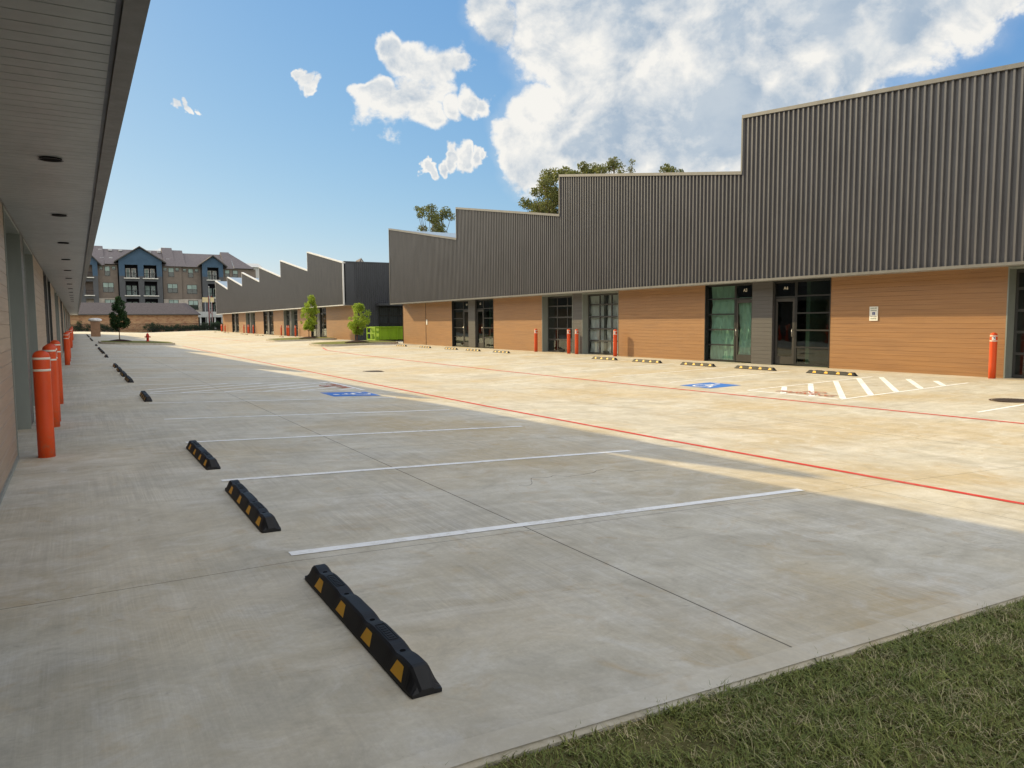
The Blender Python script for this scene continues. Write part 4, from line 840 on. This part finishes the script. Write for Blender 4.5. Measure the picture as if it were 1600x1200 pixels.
# stone capped pedestal
pl, pr = atY(141, 500, 104), atY(156, 500, 104); zb = zg(1.8, 104); t = thing('pedestal', 'tan stucco pedestal with a rough white cap beyond the left wheel stops', 'pedestal', ((pl.x+pr.x)/2, 104, zb))
mb = MB(); mb.box(pl.x, pr.x, 103.6, 104.5, zb, zb+1.85); mb.build('shaft', MT['tan'], t)
mb = MB(); r = random.Random(3); cxm = (pl.x+pr.x)/2; mb.lathe((cxm, 104.05, zb+1.85), [(.62, 0), (.74, .08), (.72, .22), (.58, .32), (.3, .36)], 14); mb.v = [(x+r.uniform(-.07, .07), y+r.uniform(-.07, .07), z+r.uniform(-.03, .03)) for x, y, z in mb.v]; mb.build('cap', MT['cap'], t)

# ------------------------------------------------------------------ dumpster
t = thing('dumpster', 'lime green open top roll-off dumpster in the gap between the right buildings', 'dumpster', (25.5, 63.6, -.09))
x0, x1, y0, y1, z0, z1 = 22.55, 28.6, 62.5, 64.75, .10, 1.22
mb = MB(); mb.box(x0+.35, x1, y0, y0+.05, z0, z1-.06); mb.box(x0+.35, x1, y1-.05, y1, z0, z1-.06); mb.box(x1-.05, x1, y0+.05, y1-.05, z0, z1-.06); mb.box(x0+.35, x0+.4, y0+.05, y1-.05, z0, z1-.06); mb.box(x0+.4, x1-.05, y0+.05, y1-.05, z0, z0+.05)
mb.build('body', MT['dump'], t)
for k in range(8): m2 = MB(); x = x0+.42+k*.80; m2.box(x, x+.10, y0-.07, y0, z0+.02, z1-.08); m2.build('side_rib', MT['dump'], t)
mb = MB(); mb.box(x0+.30, x1+.04, y0-.08, y0+.07, z1-.06, z1+.03); mb.box(x0+.30, x1+.04, y1-.07, y1+.08, z1-.06, z1+.03); mb.box(x1-.08, x1+.04, y0+.07, y1-.07, z1-.06, z1+.03); mb.box(x0+.30, x0+.45, y0+.07, y1-.07, z1-.06, z1+.03)
mb.build('top_rail', MT['dump'], t)
mb = MB()   # front frame with cross bars, facing the lane
for y in (y0, y1-.12): mb.box(x0, x0+.10, y, y+.12, z0-.05, z1)
for z in (z0-.05, .62, z1-.10): mb.box(x0+.01, x0+.09, y0+.12, y1-.12, z, z+.10)
mb.box(x0+.02, x0+.08, y0+1.0, y0+1.12, z0+.05, .62)
for y in (y0, y1-.12): mb.box(x0+.10, x0+.35, y, y+.12, z1-.12, z1); mb.box(x0+.10, x0+.35, y, y+.12, z0-.05, z0+.08)
mb.build('hook_frame', MT['dump'], t)
for y in (y0+.35, y1-.5): m2 = MB(); m2.box(x0+.05, x1-.1, y, y+.12, z0-.10, z0); m2.build('skid_rail', MT['rust'], t)
for x, y in ((x0+.6, y0+.25), (x1-.6, y0+.25), (x0+.6, y1-.35), (x1-.6, y1-.35)): m2 = MB(); m2.tube((x, y, .01), (x, y+.15, .01), .095, .095, 14); m2.build('roller', MT['rust'], t)
r = random.Random(5)
mb = MB()
for k in range(26):
    x = r.uniform(x0+.5, x1-.4); y = r.uniform(y0+.2, y1-.2); a = r.uniform(0, 3.1); l = r.uniform(.2, .7); d = Vector((math.cos(a), math.sin(a)*.5, r.uniform(-.1, .35))).normalized()*l; mb.tube((x, y, .95), (x+d.x, min(y+d.y, y1-.15), .95+abs(d.z)+.12), .05, .04, 4)
o = mb.build('construction_rubble', plain('rubble', srgb(150, 140, 120), .9, .1, var=.5, scale=6)); tag(o, 'heap of pale scrap lumber filling the green dumpster', 'rubble'); o['kind'] = 'stuff'

# ------------------------------------------------------------------ low brick garage block and apartments far behind
Z0 = zg(0, 160)
t = thing('brick_garage', 'long low brick garage block with a dark shingle roof before the apartments', 'building', (9, 160, Z0))
gx0, gx1 = atY(100, 500, 160).x-3, atY(310, 500, 160).x; mb = MB(); mb.box(gx0, gx1, 160, 168, Z0-.3, 3.55); mb.build('brick_wall', MT['brick'], t)
mb = MB(); mb.poly([(gx0-.5, 159.4, 3.5), (gx1+.4, 159.4, 3.5), (gx1-1.6, 164, 5.78), (gx0-.5, 164, 5.78)]); mb.poly([(gx0-.5, 168.6, 3.5), (gx1+.4, 168.6, 3.5), (gx1-1.6, 164, 5.78), (gx0-.5, 164, 5.78)]); mb.poly([(gx1+.4, 159.4, 3.5), (gx1+.4, 168.6, 3.5), (gx1-1.6, 164, 5.78)])
mb.poly([(gx0-.5, 159.4, 3.5), (gx1+.4, 159.4, 3.5), (gx1+.4, 168.6, 3.5), (gx0-.5, 168.6, 3.5)]); mb.build('roof', MT['shingle2'], t)
mb = MB(); mb.box(gx0-.5, gx1+.4, 159.3, 159.42, 3.34, 3.52); mb.build('eaves_board', MT['doorframe'], t)
YA = 185.
def AX(px): return atY(px, 440, YA).x
def AZ_(px, py): return atY(px, py, YA).z
t = thing('apartment_building', 'four storey brown apartment block with blue gabled balcony bays behind the brick garage', 'building', (15, YA, Z0))
def blockA(name, pl, pr, ptop, pbot, dy, mat, depth=9):
    x0, x1 = AX(pl), AX(pr); c = (pl+pr)/2; mb = MB(); mb.box(x0, x1, YA+dy, YA+dy+depth, AZ_(c, pbot) if pbot else Z0-.3, AZ_(c, ptop)); return mb.build(name, mat, t)
blockA('brown_wall', 128, 184.4, 413, 466, 0, MT['brownlap']); blockA('brown_wall', 254.8, 284.5, 416, 467, 0, MT['brownlap']); blockA('brown_wall', 284.9, 314.4, 417, 468, .25, MT['brownlap']); blockA('brown_wall', 349, 400, 420.5, 475, 0, MT['brownlap'])
blockA('stone_base', 128, 184.3, 466.05, None, -.15, MT['stone']); blockA('stone_base', 254.9, 314.3, 467.6, None, -.15, MT['stone']); blockA('stone_base', 349, 400, 475.1, None, -.15, MT['stone'])
def gable_bay(pl, pr, pk, py_pk, py_eave, py_split, openings, dy=-1.2):
    # wall ring with true openings: built from strips between the openings
    x0, x1 = AX(pl), AX(pr); c = (pl+pr)/2; ze = AZ_(c, py_eave); zs = AZ_(c, py_split); y = YA+dy; xs = sorted(set([x0, x1]+[AX(q) for o in openings for q in o[:2]])); 
    zz = sorted(set([(AZ_(c, o[2]), AZ_(c, o[3])) for o in openings])); 
    blue, grey = MB(), MB()
    def strip(xa, xb, za, zb):
        if zb <= za: return
        if za < zs < zb: strip(xa, xb, za, zs); strip(xa, xb, zs, zb); return
        (blue if za >= zs-1e-4 else grey).box(xa, xb, y, y+.25, za, zb)
    bars = sorted([(min(AZ_(c, o[2]), AZ_(c, o[3])), max(AZ_(c, o[2]), AZ_(c, o[3]))) for o in openings if o[0] == openings[0][0]])
    cols = sorted(set((AX(o[0]), AX(o[1])) for o in openings))
    cur = x0
    for a, b_ in cols:
        strip(cur, a, Z0-.3, ze); cur = b_
        zc = Z0-.3
        for (q0, q1) in bars:
            strip(a, b_, zc, q0); zc = q1
        strip(a, b_, zc, ze)
    strip(cur, x1, Z0-.3, ze)
    xp = AX(pk); zp = AZ_(pk, py_pk); blue.prism([(x0, y, ze), (x1, y, ze), (xp, y, zp-.15)], (0, .25, 0))
    blue.build('blue_gable_wall', MT['bluelap'], t); grey.build('grey_bay_wall', MT['greylap'], t)
    cw = MB(); cw.box(x0-.6, x1+.6, YA+1.1, YA+6, Z0-.3, ze-.1); cw.build('core_wall', MT['dark'], t)
    sd = MB(); sd.box(x0, x0+.2, y+.25, YA+3, Z0, ze); sd.build('bay_side_wall', MT['greylap'], t); sd = MB(); sd.box(x1-.2, x1, y+.25, YA+3, Z0, ze); sd.build('bay_side_wall', MT['greylap'], t)
    rf = MB(); ov = .9
    for (xa, za, s) in ((x0, ze, -1), (x1, ze, 1)):
        sl = (zp-za)/abs(xp-xa); xe = xa+s*ov; zeave = za-sl*ov; rf.prism([(xe, y-.5, zeave), (xp, y-.5, zp), (xp, y-.5, zp+.22), (xe, y-.5, zeave+.22)], (0, 7.5, 0))
    rf.build('gable_roof', MT['shingle'], t)
    fb = MB()
    for (xa, za, s) in ((x0, ze, -1), (x1, ze, 1)):
        sl = (zp-za)/abs(xp-xa); xe = xa+s*ov; zeave = za-sl*ov; fb.prism([(xe, y-.56, zeave+.02), (xp, y-.56, zp+.02), (xp, y-.56, zp+.26), (xe, y-.56, zeave+.26)], (0, .05, 0))
    fb.build('bargeboard', MT['doorframe'], t)
    for (a, b_) in cols:
        for (q0, q1) in bars:
            m2 = MB(); m2.box(a-.25, b_+.25, y-.35, y+2.2, q0-.22, q0-.04); sl_ = m2.build('balcony_slab', MT['whitetrim'], t)
            m2 = MB(); m2.box(a, b_, y-.02, y+.02, q0+.95, q0+1.05)
            n = int((b_-a)/.22)
            for k in range(n+1): xx = a+(b_-a)*k/n; m2.box(xx-.018, xx+.018, y-.015, y+.015, q0-.04, q0+.95)
            m2.build('railing', MT['balcony'], t)
            m2 = MB(); m2.box(a-.12, a-.02, y+.25, y+2.1, q0-.04, q1+.1); m2.box(b_+.02, b_+.12, y+.25, y+2.1, q0-.04, q1+.1); m2.box(a-.02, b_+.02, y+2.0, y+2.1, q0-.04, q1+.2); m2.build('balcony_back', MT['dark'], t)
            for k in range(2):
                m = (a+b_)/2+(-.5+k)*1.15; m2 = MB(); zt = q0+2.15; w = .44; m2.box(m-w, m+w, y+1.9, y+1.96, q0, zt); f = m2.build('balcony_door', MT['whitetrim'] if q0 > 9 else MT['curtain'], t)
                m2 = MB(); m2.box(m-w*.6, m+w*.6, y+1.86, y+1.89, q0+.25, zt-.2); m2.build('pane', MT['curtain'] if k == 0 else MT['window'], f)
gable_bay(186.2, 253.2, 219.4, 387.3, 407.5, 432, [(195.4, 215.6, 414.6, 434.6), (224.6, 244.8, 414.6, 434.6), (195.4, 215.6, 440, 461.6), (224.6, 244.8, 440, 461.6), (195.4, 215.6, 467, 487), (224.6, 244.8, 467, 487)])
gable_bay(315.5, 348, 332.6, 401.2, 413.0, 433, [(323.5, 341, 418.5, 437.5), (323.5, 341, 444, 465), (323.5, 341, 472, 489)])
gable_bay(118, 153.2, 143, 399, 409, 431, [(133, 145, 414, 433), (133, 145, 440, 461), (133, 145, 467, 487)])
# main roof with its steps
def roofA(pl, pr, py_ridge, py_eave, dy=0):
    x0, x1 = AX(pl), AX(pr); c = (pl+pr)/2; ze = AZ_(c, py_eave); k = (YA+6)/YA; zr = 1.6+(AZ_(c, py_ridge)-1.6)*k
    mb = MB(); mb.prism([(x0, YA-.6+dy, ze-.1), (x0, YA+6, zr), (x0, YA+12.6, ze-.1)], (x1-x0, 0, 0)); return mb.build('roof', MT['shingle'], t)
roofA(120, 164.6, 383.6, 413); roofA(164.7, 258, 390.5, 413, .02); roofA(258.1, 275, 387.5, 415.5, .1); roofA(275.1, 291.5, 391.5, 416, .03); roofA(291.6, 352, 397.2, 417.3, .05); roofA(352.2, 366, 394.5, 419.5, .12)
x0, x1 = AX(366.1), AX(398); ze = AZ_(382, 420); zr = 1.6+(AZ_(368, 396)-1.6)*(YA+6)/YA; mb = MB(); mb.poly([(x0, YA-.6, ze), (x1, YA-.6, ze), (x0, YA+6, zr)]); mb.poly([(x1, YA-.6, ze), (x1, YA+12.6, ze), (x0, YA+6, zr)]); mb.poly([(x0, YA-.6, ze), (x1, YA-.6, ze), (x1, YA+12.6, ze), (x0, YA+12.6, ze)]); mb.build('roof', MT['shingle'], t)
def winA(pl, pr, pt, pb, dy=0, blind=True):
    x0, x1 = AX(pl), AX(pr); c = (pl+pr)/2; z1, z0 = AZ_(c, pt), AZ_(c, pb); y = YA+dy; mb = MB(); w = .10
    mb.box(x0-w, x1+w, y-.06, y-.003, z0-w, z0); mb.box(x0-w, x1+w, y-.06, y-.003, z1, z1+w); mb.box(x0-w, x0, y-.06, y-.003, z0, z1); mb.box(x1, x1+w, y-.06, y-.003, z0, z1)
    mb.box(x0, x1, y-.05, y-.003, (z0+z1)/2-.04, (z0+z1)/2+.04)
    if x1-x0 > 1.6: mb.box((x0+x1)/2-.05, (x0+x1)/2+.05, y-.055, y-.003, z0, z1)
    f = mb.build('window', MT['doorframe'], t); g = MB(); g.quad((x0, y-.03, z0), (x1, y-.03, z0), (x1, y-.03, (z0+z1)/2), (x0, y-.03, (z0+z1)/2)); g.build('pane', MT['window'], f, fix=False)
    g = MB(); g.quad((x0, y-.028, (z0+z1)/2), (x1, y-.028, (z0+z1)/2), (x1, y-.028, z1), (x0, y-.028, z1)); g.build('blind', MT['curtain'], f, fix=False)
for (a, b_, c, d, dy) in ((156.3, 160.8, 416.2, 420.8, 0), (165, 172, 416.5, 430.5, 0), (176.3, 181, 416.8, 421, 0), (161, 176.8, 442, 456, 0), (256.5, 261, 418.8, 423, 0), (264.3, 271.8, 419, 432, 0), (275.2, 279.8, 419.4, 423.6, 0), (262, 276.5, 444, 457, 0),
                      (287.2, 291.5, 420.5, 424.4, .25), (295.4, 302, 420.4, 432.8, .25), (305.8, 310.3, 421, 425, .25), (292.5, 307, 445.5, 458.5, .25), (352.5, 358.6, 422.5, 432.5, 0), (364.6, 371.4, 423, 433.5, 0),
                      (163, 179, 468.5, 486, -.15), (263, 277, 469, 486, -.15), (293.5, 307.5, 470, 483.5, -.15)): winA(a, b_, c, d, dy)
for (px, py) in ((156, 389), (172, 389.3), (188, 390.2), (159, 402), (173, 402), (233, 392.5), (248, 392.8), (262, 404.6)):
    k = 1+ (0.02); P = atY(px, py, YA+ (5 if py < 395 else 2.2)); mb = MB(); mb.box(P.x-.35, P.x+.35, P.y-.3, P.y+.5, P.z-.35, P.z+.02); mb.build('roof_vent', MT['palemetal'], t)
# pale hall and second block glimpsed to the right
P = atY(374, 410, 215); Q = atY(408, 412, 215); t = thing('apartment_building', 'pale grey metal clad block glimpsed behind the saw-tooth peaks', 'building', (P.x, 215, Z0))
mb = MB(); mb.box(P.x, Q.x, 215, 225, Z0-.3, P.z-1.2); mb.build('wall', MT['palemetal'], t); mb = MB(); mb.prism([(P.x-.3, 214.5, P.z-1.2), (P.x-.3, 220, P.z+.2), (P.x-.3, 225.5, P.z-1.2)], (Q.x-P.x+.6, 0, 0)); mb.build('roof', MT['palemetal'], t)
A0 = atY(560, 411, 190); A1 = atY(573, 403.5, 190); A2 = atY(577, 411, 190); t = thing('house', 'distant house with a dark gabled roof above the dark end wall', 'house', (A0.x, 190, Z0))
mb = MB(); xm = atY(564, 404, 190).x; mb.box(A0.x+.5, A0.x+16, 190.3, 199, Z0-.3, A0.z-.6); mb.build('wall', MT['whitetrim'], t)
mb = MB(); mb.prism([(A0.x-.3, 189.8, A0.z-.6), (A2.x-.8, 189.8, A0.z-.6), (xm, 189.8, A1.z)], (1.6, 9, 0)); mb.prism([(A2.x-.9, 192.8, A0.z-.9), (A2.x-.9, 196, A0.z+.55), (A2.x-.9, 199.5, A0.z-.9)], (13, 0, 0)); mb.build('roof', MT['shingle'], t)
mb = MB(); mb.prism([(A0.x+.9, 189.75, A0.z-.55), (A2.x-1.5, 189.75, A0.z-.55), (xm+.05, 189.75, A1.z-.45)], (0, .05, 0)); mb.build('gable_board', MT['whitetrim'], t)

# pole sign and masts before the apartments
YS = 168.
a, c, d, e = atY(316, 464.5, YS), atY(334.5, 472.5, YS), atY(327, 449, YS), atY(327, 466, YS)
t = thing('pole_sign', 'cream sign board carried on dark red posts beyond the far right building', 'sign', (e.x, YS, Z0))
mb = MB(); mb.box(a.x, e.x-.25, YS-.1, YS+.1, c.z, a.z); mb.box(e.x+.2, c.x, YS-.1, YS+.1, c.z, a.z); mb.build('board', plain('cream_board', srgb(206, 190, 150), .7, .2, var=.12), t)
for dx in (-.12, .45): mb = MB(); mb.tube((e.x+dx, YS+.15, Z0), (e.x+dx, YS+.15, a.z+.3), .12, .11, 8); mb.build('post', MT['redpost'], t)
mb = MB(); mb.tube((e.x-.12, YS+.15, Z0+3), (e.x+.45, YS+.15, Z0+4.2), .05, .05, 6); mb.tube((e.x-.12, YS+.15, Z0+4.2), (e.x+.45, YS+.15, Z0+3), .05, .05, 6); mb.build('brace', MT['redpost'], t)
for px, top, l in ((326.3, 449, 'thin grey mast rising behind the cream sign board'), (320.7, 473, 'short thin grey mast left of the cream sign board'), (330.5, 473, 'thin grey mast right of the red sign posts')):
    P = atY(px, top, YS-3); mb = MB(); mb.tube((P.x, YS-3, Z0), (P.x, YS-3, P.z), .06, .05, 8); mb.lathe((P.x, YS-3, P.z), [(.05, 0), (.12, .05), (.12, .16), (.03, .22)], 8); tag(mb.build('mast', MT['palemetal']), l, 'mast')
# grey wall and porch under the apartments at right
a = atY(309, 487, 178); c = atY(350, 495.5, 178); t = thing('porch_block', 'pale grey single storey porch under the apartments, right of the brick garage', 'building', (a.x+2, 178, Z0))
mb = MB(); mb.box(a.x, c.x+6, 178, 183, c.z, a.z); mb.build('parapet', MT['palemetal'], t); mb = MB()
for k in range(7): x = a.x+.4+k*1.5; mb.box(x, x+.3, 178.1, 178.5, Z0, c.z)
mb.build('column', MT['palemetal'], t); mb = MB(); mb.box(a.x, c.x+6, 181, 181.2, Z0, c.z); mb.build('back_wall', MT['dark'], t)
# fence and shrubs along the back of the lot
FY = 157.5; t = thing('fence', 'dark metal picket fence along the back of the lot', 'fence', (6, FY, Z0)); mb = MB(); fx0, fx1 = atY(100, 500, FY).x, atY(352, 500, FY).x
for z in (.15, 1.25): mb.box(fx0, fx1, FY-.02, FY+.02, Z0+z, Z0+z+.05)
x = fx0
while x < fx1: mb.box(x, x+.03, FY-.015, FY+.015, Z0, Z0+1.4); x += .16
mb.build('pickets', MT['balcony'], t)
r = random.Random(11)
for i, px in enumerate([118, 129, 148, 163, 176, 233, 240, 250, 262, 268, 281, 293, 304, 312, 319, 327, 334, 341, 347]):
    P = atY(px, 510, FY+1.2); h = {0: 1.8, 1: 1.9, 5: 1.9, 6: 1.7, 13: 1.9, 14: 2.0, 15: 2.0, 16: 1.9, 17: 2.0, 18: 1.9}.get(i, 1.3)*r.uniform(.85, 1.1); zz = zg(P.x, FY)
    t = thing('shrub', 'dark green shrub growing against the brick garage behind the fence' if px < 312 else 'dark leafy shrub right of the brick garage behind the fence', 'shrub', (P.x, FY+1.2, zz), 'shrubs along the back fence')
    cl = [(P.x+r.uniform(-.9, .9), FY+1.2+r.uniform(-.4, .4), zz+r.uniform(.2, h-.25), r.uniform(.3, .5)) for _ in range(12)]
    leaves(cl, 900, .10, MT['leafr'], 'foliage', t, 50+i); mb = MB()
    for k in range(4): mb.tube((P.x, FY+1.2, zz-.1), (P.x+r.uniform(-.6, .6), FY+1.2+r.uniform(-.3, .3), zz+h*.7), .03, .012, 5)
    mb.build('stems', MT['bark'], t)
# ------------------------------------------------------------------ big trees behind the near right building
def oak(label, px, py, X, H_extra, R, n, seed, nc, leaf=.17, mat='leafo', spread=1.0, clump=1.0, squash=.8):
    P = atX(px, py, X); H = P.z+.1; r = random.Random(seed); t = thing('tree', label, 'tree', (P.x, P.y, 0), 'tall trees behind the near right building'); bx, by = P.x, P.y
    mb = MB(); fork = Vector((bx, by, H*.42)); mb.tube((bx, by, -.2), fork, .42, .3, 10); cl = []
    for k in range(nc):
        a = r.uniform(0, 2*math.pi); e = r.uniform(0, 1)**.7; q = R*spread*math.sqrt(r.random())*math.sqrt(max(.05, 1-(e*2-1)**2*.7)); z = H*.5+(H*.5-clump*.6)*e; c = Vector((bx+q*math.cos(a), by+q*math.sin(a), z))
        s = clump*r.uniform(.5, 1.15); cl.append((c.x, c.y, c.z, s)); mid = fork.lerp(c, .55)+Vector((0, 0, .12*q)); w = .12*r.uniform(.7, 1.2); mb.tube(fork, mid, w, w*.55, 5, False); mb.tube(mid, c, w*.55, w*.2, 5, False)
        for _ in range(3): d = Vector((r.gauss(0, 1), r.gauss(0, 1), r.gauss(.2, .8))).normalized()*s*.9; mb.tube(c, c+d, w*.25, w*.1, 4, False)
    mb.build('trunk', MT['bark'], t); leaves(cl, n, leaf, MT[mat], 'crown', t, seed, squash); return t
oak('open crowned tree with bare forked limbs rising left of the second saw tooth', 675, 318, 50, 0, 4.2, 5200, 21, 30, .17, clump=.95)
oak('low dark tree tops just left of the tall leafy tree', 822, 313, 50, 0, 3.6, 6500, 22, 26, .16, clump=1.0)
oak('tall dense leafy tree leaning over the middle step of the roofline', 868, 262, 46, 0, 4.0, 15000, 23, 60, .15, clump=1.1)
oak('rounded leafy tree top right above the third roof edge', 920, 249, 46, 0, 3.0, 9000, 24, 34, .15, clump=.95)
oak('thin airy twigged tree top above the third roof edge', 965, 252, 46, 0, 3.2, 3600, 25, 44, .12, clump=.62)
oak('sparse tip of a tree showing right along the third roof edge', 1044, 261, 46, 0, 2.4, 2200, 26, 22, .13, clump=.6)
P = atX(612, 405, 45)
